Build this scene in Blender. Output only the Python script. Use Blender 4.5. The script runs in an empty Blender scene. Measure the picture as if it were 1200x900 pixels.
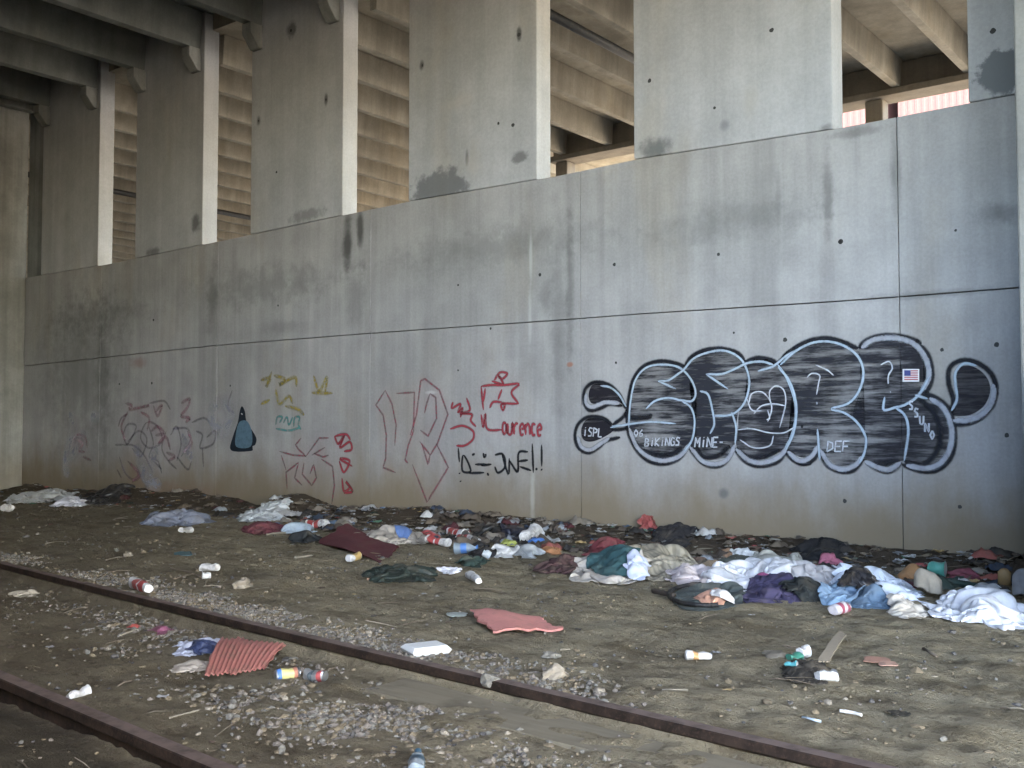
import bpy, bmesh, math, random
import numpy as np
from mathutils import Vector, Matrix, noise as mnoise

S = bpy.context.scene
C = S.collection
rad = math.radians

# ------------------------------------------------------------------ camera
CAM_H, CAM_D = 1.10, 8.63          # eye height, distance to the wall face (plane y = 0)
YAW, PITCH = 38.3, 2.39
cam_d = bpy.data.cameras.new('camera')
cam_d.sensor_width, cam_d.lens = 36.0, 36.0
cam_d.clip_start, cam_d.clip_end = 0.05, 2000
cam = bpy.data.objects.new('camera', cam_d)
C.objects.link(cam)
cam.location = (0, -CAM_D, CAM_H)
cam.rotation_euler = (rad(90 + PITCH), 0, rad(YAW))
S.camera = cam

# ------------------------------------------------------------------ light
SUN_EL, SUN_AZ = 46.0, 105.0       # azimuth from +Y towards +X : the sun stands to the right, outside the decks
w = bpy.data.worlds.new('World'); S.world = w; w.use_nodes = True
nt = w.node_tree; nt.nodes.clear()
sky = nt.nodes.new('ShaderNodeTexSky'); sky.sky_type = 'NISHITA'; sky.sun_disc = False
sky.sun_elevation = rad(SUN_EL); sky.sun_rotation = rad(SUN_AZ)
sky.dust_density = 1.6; sky.air_density = 1.0; sky.ozone_density = 1.0
bg = nt.nodes.new('ShaderNodeBackground'); bg.inputs['Strength'].default_value = 0.12
wo = nt.nodes.new('ShaderNodeOutputWorld')
nt.links.new(sky.outputs[0], bg.inputs[0]); nt.links.new(bg.outputs[0], wo.inputs[0])
sl = bpy.data.lights.new('sun', 'SUN'); sl.energy = 3.0; sl.angle = rad(0.53); sl.color = (1.0, 0.95, 0.87)
sun = bpy.data.objects.new('sun', sl); C.objects.link(sun)
sd = Vector((math.sin(rad(SUN_AZ)) * math.cos(rad(SUN_EL)), math.cos(rad(SUN_AZ)) * math.cos(rad(SUN_EL)), math.sin(rad(SUN_EL))))
sun.rotation_euler = sd.to_track_quat('Z', 'Y').to_euler()
sun.location = (0, 30, 30)
S.view_settings.view_transform = 'Standard'; S.view_settings.look = 'None'
S.view_settings.gamma = 1.0; S.view_settings.use_curve_mapping = False
S.view_settings.exposure = 4.5
S.cycles.max_bounces = 10; S.cycles.diffuse_bounces = 6; S.cycles.transparent_max_bounces = 24
S.cycles.use_denoising = True
try: S.cycles.denoiser = 'OPENIMAGEDENOISE'
except Exception: pass
S.cycles.sample_clamp_indirect = 8.0

# ------------------------------------------------------------------ survey helpers (photo sight lines -> real points)
_cy, _sy, _cp, _sp = math.cos(rad(YAW)), math.sin(rad(YAW)), math.cos(rad(PITCH)), math.sin(rad(PITCH))
_R = Vector((_cy, _sy, 0)); _F = Vector((-_sy * _cp, _cy * _cp, _sp)); _U = Vector((_sy * _sp, -_cy * _sp, _cp))
CAM = Vector((0, -CAM_D, CAM_H))
def ray(u, v): return (_R * (u - 600) / 1200 - _U * (v - 450) / 1200 + _F)
def WP(u, v, y=0.0):
    d = ray(u, v); t = (y - CAM.y) / d.y
    return CAM + d * t
def ZP(u, v, z):
    d = ray(u, v); t = (z - CAM.z) / d.z
    return CAM + d * t

# ------------------------------------------------------------------ numpy noise
def _hash(ix, iy, seed):
    h = (ix.astype(np.int64) * 374761393 + iy.astype(np.int64) * 668265263 + seed * 974711) & 0x7fffffff
    h = ((h ^ (h >> 13)) * 1274126177) & 0x7fffffff
    return ((h ^ (h >> 16)) & 0xffff) / 65535.0
def vnoise(x, y, seed=0):
    ix, iy = np.floor(x), np.floor(y); fx, fy = x - ix, y - iy
    fx, fy = fx * fx * (3 - 2 * fx), fy * fy * (3 - 2 * fy)
    a, b = _hash(ix, iy, seed), _hash(ix + 1, iy, seed)
    c, d = _hash(ix, iy + 1, seed), _hash(ix + 1, iy + 1, seed)
    return (a * (1 - fx) + b * fx) * (1 - fy) + (c * (1 - fx) + d * fx) * fy - 0.5
def fbm(x, y, f, octv=4, seed=0, gain=0.5):
    r, a = 0, 1.0
    for i in range(octv):
        r = r + a * vnoise(x * f + 17.3 * i, y * f - 9.1 * i, seed + i); a *= gain; f *= 2.03
    return r
def smooth(a, b, x):
    t = np.clip((x - a) / (b - a), 0, 1); return t * t * (3 - 2 * t)

# ------------------------------------------------------------------ rails (surveyed line) and ground height
_r1 = [ZP(*p, 0.0) for p in [(0,660),(120,688),(240,717),(360,748),(480,773),(600,803),(780,844),(930,878),(1060,905)]]
_r2 = [ZP(*p, 0.0) for p in [(0,790),(60,816),(120,843),(200,876),(240,893)]]
RAIL1 = np.polyfit([p.x for p in _r1], [p.y for p in _r1], 2)
RAIL2 = np.polyfit([p.x for p in _r2], [p.y for p in _r2], 1)
_x0 = float(np.mean([p.x for p in _r2]))
def rail1(x): return np.polyval(RAIL1, np.clip(x, -11, 1.0)) + (np.minimum(x, -11) + 11) * np.polyval(np.polyder(RAIL1), -11) + (np.maximum(x, 1) - 1) * np.polyval(np.polyder(RAIL1), 1)
_off2 = float(np.mean([p.y - rail1(p.x) for p in _r2]))
def rail2(x): return rail1(x) + _off2
print('RAILS', RAIL1, RAIL2, _off2, 'gauge', _off2 * math.cos(math.atan(np.polyval(np.polyder(RAIL1), -4))))

MOUNDS = [(WP(u, 600).x, w_, h_) for u, w_, h_ in ((355, .42, .17), (232, .55, .12), (160, .5, .08), (275, .4, .08), (430, .35, .06))]
def gz(x, y):
    """ground height"""
    x = np.asarray(x, float); y = np.asarray(y, float)
    d1 = y - rail1(x); d2 = y - rail2(x)
    z = np.where(d1 > 0, -0.012 + 0.0 * x, 0.0)
    near = smooth(0.02, -0.06, d1)                       # between the rails the soil lies lower
    z = z - near * (0.095 - 0.03 * smooth(-5.5, -2.5, x))
    z = z - smooth(0.02, -0.08, d2) * 0.008
    berm = smooth(-0.85, -0.10, y) * (y < 0.05)
    z = z + berm * (0.045 + 0.07 * smooth(-9.5, -7.5, x) + 0.09 * np.clip(fbm(x, y * 0.4, 1.3, 3, 5) + 0.35, 0, 1) * smooth(-5, -9, x) + 0.03 * np.clip(fbm(x, y, 2.0, 3, 8) + 0.3, 0, 1))
    for (mx, mw, mh) in MOUNDS: z = z + mh * np.exp(-((x - mx) / mw) ** 2) * smooth(-0.75, -0.12, y) * (y < 0.05)
    inside = smooth(-14, -10, y)
    z = z + inside * (0.03 * fbm(x, y, 0.5, 2, 11) + 0.022 * fbm(x * 0.8 + y * 0.4, y * 1.3 - x * 0.5, 2.4, 3, 12))
    return z
def gz1(x, y): return float(gz(np.array([x]), np.array([y]))[0])
def G(u, v, up=0.0):
    z = 0.0
    for _ in range(5):
        p = ZP(u, v, z + up); z = gz1(p.x, p.y)
    p = ZP(u, v, z + up); p.z = z
    return p

# ------------------------------------------------------------------ materials
class NT:
    def __init__(s, name):
        s.m = bpy.data.materials.new(name); s.m.use_nodes = True
        s.t = s.m.node_tree; s.t.nodes.clear()
        s.out = s.t.nodes.new('ShaderNodeOutputMaterial')
        s.b = s.t.nodes.new('ShaderNodeBsdfPrincipled')
        s.t.links.new(s.b.outputs[0], s.out.inputs[0])
    def n(s, typ, **kw):
        nd = s.t.nodes.new(typ)
        for k, v in kw.items(): setattr(nd, k, v)
        return nd
    def put(s, sock, v):
        if isinstance(v, bpy.types.NodeSocket): s.t.links.new(v, sock)
        elif isinstance(v, (tuple, list)) and sock.type == 'RGBA' and len(v) == 3: sock.default_value = (*v, 1)
        else: sock.default_value = v
    def math(s, op, a, b=None, c=None, clamp=False):
        nd = s.n('ShaderNodeMath', operation=op, use_clamp=clamp)
        s.put(nd.inputs[0], a)
        if b is not None: s.put(nd.inputs[1], b)
        if c is not None: s.put(nd.inputs[2], c)
        return nd.outputs[0]
    def mix(s, f, a, b):
        nd = s.n('ShaderNodeMix', data_type='RGBA')
        s.put(nd.inputs[0], f); s.put(nd.inputs[6], a); s.put(nd.inputs[7], b)
        return nd.outputs[2]
    def mul(s, col, fac):
        nd = s.n('ShaderNodeMix', data_type='RGBA', blend_type='MULTIPLY')
        nd.inputs[0].default_value = 1
        s.put(nd.inputs[6], col); s.put(nd.inputs[7], fac)
        return nd.outputs[2]
    def range(s, v, a, b, c, d, smoothstep=True):
        nd = s.n('ShaderNodeMapRange', interpolation_type='SMOOTHSTEP' if smoothstep else 'LINEAR')
        for i, q in enumerate((v, a, b, c, d)): s.put(nd.inputs[i], q)
        return nd.outputs[0]
    def pos(s): return s.n('ShaderNodeNewGeometry').outputs['Position']
    def obj(s): return s.n('ShaderNodeTexCoord').outputs['Object']
    def sep(s, v):
        nd = s.n('ShaderNodeSeparateXYZ'); s.put(nd.inputs[0], v); return nd.outputs
    def scale(s, v, sc):
        nd = s.n('ShaderNodeMapping'); s.put(nd.inputs[0], v); nd.inputs['Scale'].default_value = sc; return nd.outputs[0]
    def noise(s, v, scale, detail=4, rough=0.55, dist=0.0):
        nd = s.n('ShaderNodeTexNoise'); s.put(nd.inputs['Vector'], v)
        nd.inputs['Scale'].default_value = scale; nd.inputs['Detail'].default_value = detail
        nd.inputs['Roughness'].default_value = rough; nd.inputs['Distortion'].default_value = dist
        return nd.outputs['Fac']
    def bump(s, h, strength=0.3, dist=0.01):
        nd = s.n('ShaderNodeBump'); nd.inputs['Strength'].default_value = strength; nd.inputs['Distance'].default_value = dist
        s.put(nd.inputs['Height'], h); s.put(s.b.inputs['Normal'], nd.outputs[0])
    def done(s, col, rough=0.9, metal=0.0):
        s.put(s.b.inputs['Base Color'], col); s.put(s.b.inputs['Roughness'], rough); s.put(s.b.inputs['Metallic'], metal)
        s.b.inputs['Specular IOR Level'].default_value = 0.25
        return s.m

def concrete(name, base, blotch=0.22, streak=0.25, stains=(), soil=0.0, drips=0.0, bumpy=0.25):
    t = NT(name); p = t.pos(); x, y, z = t.sep(p)
    big = t.noise(p, 0.55, 5, 0.6); mid = t.noise(p, 2.6, 5, 0.6); fine = t.noise(p, 38, 3, 0.7)
    st = t.noise(t.scale(p, (3.2, 3.2, 0.16)), 1.0, 5, 0.62)
    st2 = t.noise(t.scale(p, (14, 14, 0.35)), 1.0, 3, 0.6)
    f = t.range(big, 0.3, 0.7, 1 - blotch, 1 + blotch * 0.6)
    f = t.math('MULTIPLY', f, t.range(mid, 0.3, 0.7, 1 - blotch * 0.55, 1 + blotch * 0.4))
    f = t.math('MULTIPLY', f, t.range(st, 0.34, 0.62, 1 - streak, 1 + streak * 0.35))
    f = t.math('MULTIPLY', f, t.range(st2, 0.3, 0.7, 1 - streak * 0.35, 1 + streak * 0.2))
    f = t.math('MULTIPLY', f, t.range(fine, 0.3, 0.7, 0.93, 1.05))
    cv = t.n('ShaderNodeCombineColor')
    for i in range(3): t.put(cv.inputs[i], t.math('MULTIPLY', f, base[i]))
    col = cv.outputs[0]
    # faint yellowish weathering patches
    warm = t.range(t.noise(t.scale(p, (1, 1, 0.4)), 1.1, 4, 0.6), 0.52, 0.7, 0, 0.45)
    col = t.mix(warm, col, t.mul(col, (0.98, 0.90, 0.76)))
    if drips:
        # dark water runs that start at the top edge of the wall
        dr = t.noise(t.scale(p, (2.4, 2.4, 0.05)), 1.0, 4, 0.65)
        top = t.range(z, 2.1, 3.4, 0, 1)
        m = t.math('MULTIPLY', t.range(dr, 0.56, 0.68, 0, drips), top)
        col = t.mix(m, col, (0.10, 0.10, 0.095))
    if soil:
        sn = t.noise(t.scale(p, (1.6, 1.6, 0.8)), 1.0, 5, 0.65)
        hgt = t.math('ADD', z, t.math('MULTIPLY', t.math('SUBTRACT', sn, 0.5), -1.0))
        m = t.range(hgt, 0.12, 0.95, soil, 0)
        col = t.mix(m, col, (0.22, 0.175, 0.115))
    sn = t.noise(p, 5.0, 5, 0.7)
    for (cx, cz, rx, rz, amp, c, k, hard) in stains:  # stains, plus any shade painted into the colour
        dx = t.math('DIVIDE', t.math('SUBTRACT', x, cx), rx); dz = t.math('DIVIDE', t.math('SUBTRACT', z, cz), rz)
        d = t.math('SQRT', t.math('ADD', t.math('MULTIPLY', dx, dx), t.math('MULTIPLY', dz, dz)))
        d = t.math('ADD', d, t.math('MULTIPLY', t.math('SUBTRACT', sn, 0.5), amp * 2))
        col = t.mix(t.range(d, hard, 1.0, k, 0), col, c)
    pits = t.range(t.noise(p, 22, 2, 0.5), 0.22, 0.3, 0, 1)
    t.bump(t.math('ADD', t.math('MULTIPLY', mid, 0.6), t.math('ADD', t.math('MULTIPLY', fine, 0.35), pits)), bumpy, 0.006)
    return t.done(col, 0.92)

_mats = {}
def calm(rgb, k=0.24):
    l = 0.3 * rgb[0] + 0.55 * rgb[1] + 0.15 * rgb[2]
    return tuple(c + (l - c) * k for c in rgb)
def cloth_mat(rgb, rough=0.92, dirt=0.35, weave=True, spec=0.25, key=None):
    rgb = calm(rgb, 0.18); dirt = min(0.7, dirt * 1.2 + 0.04)
    k = ('c', tuple(rgb), rough, dirt, weave)
    if k in _mats: return _mats[k]
    t = NT('fabric_%02d' % len(_mats)); p = t.pos()
    n1 = t.noise(p, 6, 5, 0.65); n2 = t.noise(p, 28, 3, 0.6)
    col = t.mul(rgb, t.mix(n2, (0.72, 0.72, 0.72), (1.2, 1.2, 1.2)))
    col = t.mix(t.range(n1, 0.46, 0.68, 0, dirt), col, (0.13, 0.105, 0.075))
    if weave: t.bump(t.noise(p, 180, 2, 0.6), 0.25, 0.003)
    m = t.done(col, rough); t.b.inputs['Specular IOR Level'].default_value = spec
    _mats[k] = m; return m
def plain_mat(rgb, rough=0.55, dirt=0.15, metal=0.0, spec=0.4, trans=0.0):
    rgb = calm(rgb, 0.16); dirt = min(0.8, dirt * 1.5 + 0.03) if dirt else 0
    k = ('p', tuple(rgb), rough, dirt, metal, trans)
    if k in _mats: return _mats[k]
    t = NT('litter_%02d' % len(_mats)); p = t.pos()
    n1 = t.noise(p, 14, 4, 0.65)
    col = t.mix(t.range(n1, 0.48, 0.66, 0, dirt), t.mul(rgb, t.mix(t.noise(p, 60, 2), (0.88, 0.88, 0.88), (1.06, 1.06, 1.06))), (0.15, 0.12, 0.085))
    m = t.done(col, rough, metal); t.b.inputs['Specular IOR Level'].default_value = spec
    if trans:
        t.b.inputs['Transmission Weight'].default_value = trans; t.b.inputs['IOR'].default_value = 1.3
    _mats[k] = m; return m
def spray_mat(name, rgb, dens=0.95, breakup=0.3, hstreak=0.0, soft=True, scale=18):
    t = NT(name); p = t.pos()
    a = t.range(t.noise(p, scale, 4, 0.7), 0.5 - 0.25, 0.5 + 0.1, dens * (1 - breakup), dens)
    if hstreak:
        s = t.noise(t.scale(p, (0.9, 1, 11)), 1.6, 6, 0.72)
        s2 = t.noise(t.scale(p, (3.5, 1, 40)), 1.5, 3, 0.7)
        q = t.math('ADD', t.math('MULTIPLY', s, 0.72), t.math('MULTIPLY', s2, 0.28))
        q = t.math('ADD', q, t.math('MULTIPLY', t.math('SUBTRACT', t.noise(p, 1.7, 3, 0.6), 0.5), 0.45))
        a = t.range(q, 0.43, 0.63, dens, dens * (1 - hstreak))
    if soft:
        uv = t.n('ShaderNodeTexCoord').outputs['UV']
        e = t.math('ABSOLUTE', t.math('SUBTRACT', t.sep(uv)[1], 0.5))
        e = t.math('ADD', e, t.math('MULTIPLY', t.math('SUBTRACT', t.noise(p, 60, 2), 0.5), 0.16))
        a = t.math('MULTIPLY', a, t.range(e, 0.14, 0.5, 1, 0))
    tr = t.n('ShaderNodeBsdfTransparent'); mx = t.n('ShaderNodeMixShader')
    t.put(mx.inputs[0], a); t.t.links.new(tr.outputs[0], mx.inputs[1]); t.t.links.new(t.b.outputs[0], mx.inputs[2])
    t.t.links.new(mx.outputs[0], t.out.inputs[0])
    return t.done(rgb, 0.75)

# ------------------------------------------------------------------ object helpers
def thing(name, label, cat, loc, group=None):
    o = bpy.data.objects.new(name, None); C.objects.link(o); o.location = loc
    o.empty_display_size = 0.1
    o['label'] = label; o['category'] = cat
    if group: o['group'] = group
    return o
def wloc(o):
    v = Vector((0, 0, 0))
    while o is not None: v += Vector(o.location); o = o.parent
    return v
def mesh(name, verts, faces, mats, parent=None, midx=None, uv=None, smooth_=False, loc=None, label=None, cat=None, group=None, kind=None):
    """one mesh object from world coordinates; origin at loc (or at the parent's origin)"""
    base = wloc(parent) if parent is not None else Vector((0, 0, 0))
    off = Vector(loc) if loc is not None else base
    V = np.asarray([tuple(v) for v in verts] if not isinstance(verts, np.ndarray) else verts, float) - np.array(off)
    me = bpy.data.meshes.new(name); me.from_pydata(V.tolist(), [], [tuple(f) for f in faces] if not isinstance(faces, np.ndarray) else faces.tolist())
    for m in (mats if isinstance(mats, (list, tuple)) else [mats]): me.materials.append(m)
    if midx is not None: me.polygons.foreach_set('material_index', np.asarray(midx, np.int32))
    if uv is not None:
        l = me.uv_layers.new(name='UVMap'); idx = np.zeros(len(me.loops), np.int32); me.loops.foreach_get('vertex_index', idx)
        l.data.foreach_set('uv', np.asarray(uv, float)[idx].ravel())
    if smooth_: me.polygons.foreach_set('use_smooth', [True] * len(me.polygons))
    me.update()
    o = bpy.data.objects.new(name, me); C.objects.link(o)
    o.location = off - base
    if parent is not None: o.parent = parent
    if label: o['label'] = label
    if cat: o['category'] = cat
    if group: o['group'] = group
    if kind: o['kind'] = kind
    return o
def box_vf(x0, x1, y0, y1, z0, z1, bev=0.0):
    if not bev:
        v = [(x0,y0,z0),(x1,y0,z0),(x1,y1,z0),(x0,y1,z0),(x0,y0,z1),(x1,y0,z1),(x1,y1,z1),(x0,y1,z1)]
        f = [(0,3,2,1),(4,5,6,7),(0,1,5,4),(1,2,6,5),(2,3,7,6),(3,0,4,7)]
        return v, f
    bm = bmesh.new(); bmesh.ops.create_cube(bm, size=1)
    for q in bm.verts: q.co = Vector(((x0+x1)/2 + q.co.x*(x1-x0), (y0+y1)/2 + q.co.y*(y1-y0), (z0+z1)/2 + q.co.z*(z1-z0)))
    bmesh.ops.bevel(bm, geom=bm.edges[:], offset=bev, segments=2, affect='EDGES', profile=0.5)
    return bm_vf(bm)
def bm_vf(bm):
    bm.verts.index_update()
    v = [tuple(q.co) for q in bm.verts]; f = [tuple(q.index for q in fc.verts) for fc in bm.faces]
    bm.free(); return v, f
def prism_vf(pts, axis, a0, a1, bev=0.0):
    """extrude a 2D polygon. axis 'y': pts are (x,z); axis 'x': pts are (y,z); axis 'z': pts are (x,y)"""
    def co(p, a): return (p[0], a, p[1]) if axis == 'y' else (a, p[0], p[1]) if axis == 'x' else (p[0], p[1], a)
    bm = bmesh.new()
    A = [bm.verts.new(co(p, a0)) for p in pts]; B = [bm.verts.new(co(p, a1)) for p in pts]
    n = len(pts)
    bm.faces.new(A); bm.faces.new(B[::-1])
    for i in range(n): bm.faces.new((A[i], A[(i+1) % n], B[(i+1) % n], B[i]))
    bmesh.ops.recalc_face_normals(bm, faces=bm.faces[:])
    if bev: bmesh.ops.bevel(bm, geom=bm.edges[:], offset=bev, segments=2, affect='EDGES', profile=0.5)
    return bm_vf(bm)
def join(*vfs):
    V, F = [], []
    for v, f in vfs:
        k = len(V); V += list(v); F += [tuple(i + k for i in q) for q in f]
    return V, F

# ================================================================== SETTING
# ---- ground sheet
def dirt_mat():
    t = NT('dirt'); p = t.pos(); x, y, z = t.sep(p)
    big = t.noise(p, 0.5, 5, 0.6); mid = t.noise(p, 2.2, 6, 0.65)
    rot = t.n('ShaderNodeMapping'); t.put(rot.inputs[0], p); rot.inputs['Rotation'].default_value = (0, 0, rad(-8)); rot.inputs['Scale'].default_value = (1.2, 5.0, 1)
    lane = t.noise(rot.outputs[0], 1.2, 6, 0.68); fine = t.noise(p, 30, 5, 0.75); grit = t.noise(p, 110, 3, 0.7)
    col = t.mix(t.range(mid, 0.33, 0.66, 0, 1), (0.15, 0.116, 0.068), (0.30, 0.248, 0.158))
    col = t.mix(t.range(lane, 0.38, 0.62, 0, 0.65), col, (0.36, 0.306, 0.205))
    col = t.mix(t.range(big, 0.45, 0.7, 0, 0.5), col, (0.15, 0.122, 0.08))
    lv = t.n('ShaderNodeTexVoronoi'); t.put(lv.inputs['Vector'], p); lv.inputs['Scale'].default_value = 24
    spk = t.range(lv.outputs['Distance'], 0.10, 0.20, 1, 0)
    spk = t.math('MULTIPLY', spk, t.range(mid, 0.45, 0.6, 0, 0.6))
    col = t.mix(spk, col, (0.33, 0.29, 0.22))
    col = t.mix(t.range(fine, 0.53, 0.70, 0, 0.65), col, (0.07, 0.054, 0.034))
    mot = t.noise(p, 8.5, 4, 0.7)
    col = t.mix(t.range(mot, 0.53, 0.66, 0, 0.6), col, (0.085, 0.066, 0.042))
    col = t.mix(t.range(t.noise(p, 55, 2, 0.6), 0.64, 0.74, 0, 0.6), col, (0.32, 0.28, 0.2))
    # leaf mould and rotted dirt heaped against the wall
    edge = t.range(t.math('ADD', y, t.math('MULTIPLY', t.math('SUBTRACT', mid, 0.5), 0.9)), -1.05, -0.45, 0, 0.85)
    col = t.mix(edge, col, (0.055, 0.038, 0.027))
    # leaf mould with painted shade beyond the near rail, painted shade at left
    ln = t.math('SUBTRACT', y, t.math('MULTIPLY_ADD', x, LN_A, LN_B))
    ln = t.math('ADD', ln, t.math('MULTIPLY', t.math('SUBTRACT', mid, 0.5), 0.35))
    col = t.mix(t.range(ln, -0.12, 0.06, 0.85, 0), col, t.mix(fine, (0.022, 0.022, 0.015), (0.06, 0.05, 0.034)))  # shade beyond the near rail goes into the ground colour too
    left_shade = t.math('ADD', t.math('MULTIPLY', x, 0.55), t.math('ADD', y, t.math('MULTIPLY', t.math('SUBTRACT', big, 0.5), 3.0)))
    col = t.mix(t.range(left_shade, -8.6, -6.6, 0.5, 0), col, (0.085, 0.066, 0.042))  # left-hand shade put into the soil colour
    t.bump(t.math('ADD', t.math('MULTIPLY', fine, 1.0), t.math('ADD', t.math('MULTIPLY', grit, 0.45), t.math('MULTIPLY', lane, 0.8))), 1.0, 0.03)
    return t.done(col, 0.95)
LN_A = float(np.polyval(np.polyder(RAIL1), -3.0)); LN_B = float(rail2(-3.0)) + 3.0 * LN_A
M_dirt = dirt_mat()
def axis(lo, a, b, hi, step, nf):
    fine = np.arange(a, b + 1e-6, step)
    l = a - np.geomspace(step * 2, a - lo, nf)[::-1]; r = fine[-1] + np.geomspace(step * 2, hi - fine[-1], nf)
    return np.concatenate([l, fine, r])
gx = axis(-900, -18.0, 0.6, 900, 0.045, 16)
gy = np.concatenate([-8.0 - np.geomspace(0.08, 900, 18)[::-1], np.arange(-8.0, -5.0, 0.028), np.arange(-5.0, 0.2, 0.038), 0.25 + np.geomspace(0.3, 900, 12)])
GX, GY = np.meshgrid(gx, gy)
GZ = gz(GX, GY)
ok = (GX > -18.5) & (GX < 1) & (GY > -9) & (GY < 0.1)
rough_zone = smooth(0.9, 0.1, np.abs(GY - rail1(GX) - 0.3)) + 0.7 * smooth(-2.2, -2.6, GY)
GZ = GZ + np.where(ok, 0.020 * fbm(GX, GY, 4.0, 4, 21, 0.6) + 0.018 * fbm(GX, GY, 13.0, 3, 22, 0.65), 0)
nx, ny = len(gx), len(gy)
idx = np.arange(nx * ny).reshape(ny, nx)
gf = np.stack([idx[:-1, :-1], idx[:-1, 1:], idx[1:, 1:], idx[1:, :-1]], -1).reshape(-1, 4)
gv = np.stack([GX, GY, GZ], -1).reshape(-1, 3)
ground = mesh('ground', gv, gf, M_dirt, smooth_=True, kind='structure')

# ---- concrete materials
XJ = [-18.2, -15.1, -12.05, -9.0, -5.92, -2.72, 6.0]     # vertical form joints
def wst(u, v, ru, rv, amp, c, k, hard=0.5):
    p = WP(u, v); q = WP(u + ru, v); r = WP(u, v + rv)
    return (p.x, p.z, abs(q.x - p.x), abs(p.z - r.z), amp, c, k, hard)
DK = (0.07, 0.07, 0.066)
wall_stains_shade = [
    wst(407, 285, 8, 45, 0.5, DK, 0.85, 0.2), wst(422, 268, 6, 30, 0.4, DK, 0.85, 0.3), wst(416, 350, 16, 60, 0.7, DK, 0.3, 0.1),
    wst(655, 400, 16, 120, 0.9, DK, 0.32, 0.1), wst(640, 350, 12, 30, 0.8, DK, 0.35, 0.1), wst(668, 330, 7, 130, 0.8, DK, 0.4, 0.1),
    wst(970, 225, 9, 75, 0.8, DK, 0.42, 0.1), wst(1050, 200, 9, 70, 0.6, DK, 0.4, 0.2), wst(912, 240, 5, 60, 0.6, DK, 0.25, 0.2),
    wst(248, 350, 8, 60, 0.8, DK, 0.4, 0.1), wst(120, 450, 10, 120, 0.8, DK, 0.35, 0.1), wst(330, 385, 40, 12, 0.9, DK, 0.25, 0.1),
    wst(848, 578, 9, 9, 0.5, (0.12, 0.12, 0.12), 0.7, 0.3), wst(1005, 155, 45, 9, 0.9, DK, 0.4, 0.2), wst(1090, 345, 120, 7, 0.9, DK, 0.35, 0.2),
    wst(575, 290, 190, 34, 1.1, (0.13, 0.13, 0.125), 0.42, 0.0), wst(860, 258, 170, 36, 1.1, (0.13, 0.13, 0.125), 0.42, 0.0),  # dark band below the wall top: streaky grime plus painted shade
    wst(310, 335, 130, 34, 1.1, (0.11, 0.11, 0.105), 0.42, 0.0), wst(1170, 250, 40, 22, 1.0, (0.09, 0.09, 0.088), 0.5, 0.0),  # left end of that band, then shade painted beside the buttress
    wst(95, 440, 70, 150, 0.9, (0.09, 0.09, 0.088), 0.4, 0.0), wst(110, 372, 90, 36, 1.0, (0.09, 0.09, 0.088), 0.4, 0.0),  # far-left darkening: stains deepened by shade painted into the colour
    wst(622, 300, 3, 40, 0.5, (0.55, 0.55, 0.54), 0.55, 0.2), wst(621, 375, 3, 45, 0.6, (0.55, 0.55, 0.54), 0.5, 0.2), wst(624, 580, 4, 45, 0.6, (0.5, 0.48, 0.42), 0.5, 0.2),
    wst(668, 427, 5, 4, 0.4, (0.35, 0.14, 0.08), 0.7, 0.4), wst(162, 425, 14, 10, 0.6, (0.25, 0.13, 0.09), 0.5, 0.1),
    wst(210, 578, 90, 20, 0.9, (0.25, 0.16, 0.12), 0.5, 0.0), wst(505, 460, 9, 3, 0.3, (0.62, 0.62, 0.62), 0.5, 0.3),
]
M_wall = concrete('wall_concrete', (0.39, 0.382, 0.374), 0.15, 0.12, wall_stains_shade, soil=0.95, drips=0.22)
PX = [(-14.15 - 2.86, -15.2), (-14.14, -12.42), (-11.33, -9.5), (-8.36, -6.47), (-5.27, -3.26), (-2.15, -0.3), (0.9, 2.75)]
pillar_stains = [
    wst(515, 222, 42, 26, 0.9, (0.14, 0.145, 0.15), 0.8, 0.6), wst(548, 185, 3, 14, 0.4, (0.12, 0.12, 0.12), 0.7, 0.3), wst(610, 185, 12, 9, 0.9, (0.12, 0.12, 0.12), 0.7, 0.5),
    wst(495, 77, 4, 9, 0.5, DK, 0.8, 0.3), wst(609, 41, 4, 11, 0.5, DK, 0.8, 0.4), wst(342, 35, 8, 12, 0.9, DK, 0.7, 0.3), wst(383, 117, 3, 9, 0.4, DK, 0.8, 0.3), wst(304, 142, 3, 8, 0.4, DK, 0.7, 0.3),
    wst(768, 175, 24, 20, 0.9, (0.10, 0.11, 0.11), 0.75, 0.2), wst(850, 147, 8, 9, 0.6, (0.2, 0.21, 0.22), 0.7, 0.2),
    wst(880, 120, 14, 35, 0.7, (0.45, 0.42, 0.36), 0.3, 0.0), wst(1175, 85, 32, 32, 0.8, (0.13, 0.14, 0.145), 0.9, 0.75), wst(1158, 112, 10, 9, 0.6, (0.4, 0.4, 0.38), 0.5, 0.3),
    wst(230, 262, 7, 14, 0.8, DK, 0.7, 0.3), wst(360, 252, 30, 10, 1.2, (0.16, 0.16, 0.16), 0.6, 0.3), wst(180, 295, 15, 6, 0.9, DK, 0.6, 0.2), wst(968, 150, 12, 7, 0.7, DK, 0.5, 0.2),
    wst(540, 120, 26, 14, 0.7, (0.5, 0.45, 0.38), 0.3, 0.0), wst(555, 190, 16, 30, 0.9, (0.5, 0.46, 0.4), 0.4, 0.1),
]
M_pillar = concrete('pillar_concrete', (0.45, 0.452, 0.455), 0.12, 0.08, pillar_stains, bumpy=0.18)
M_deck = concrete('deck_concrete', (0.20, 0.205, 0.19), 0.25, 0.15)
M_far = concrete('precast_tan_concrete', (0.34, 0.305, 0.245), 0.22, 0.15)
M_girder = concrete('girder_concrete', (0.25, 0.215, 0.17), 0.2, 0.12)
M_end = concrete('end_wall_concrete', (0.28, 0.28, 0.262), 0.25, 0.2, soil=0.5)
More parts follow.
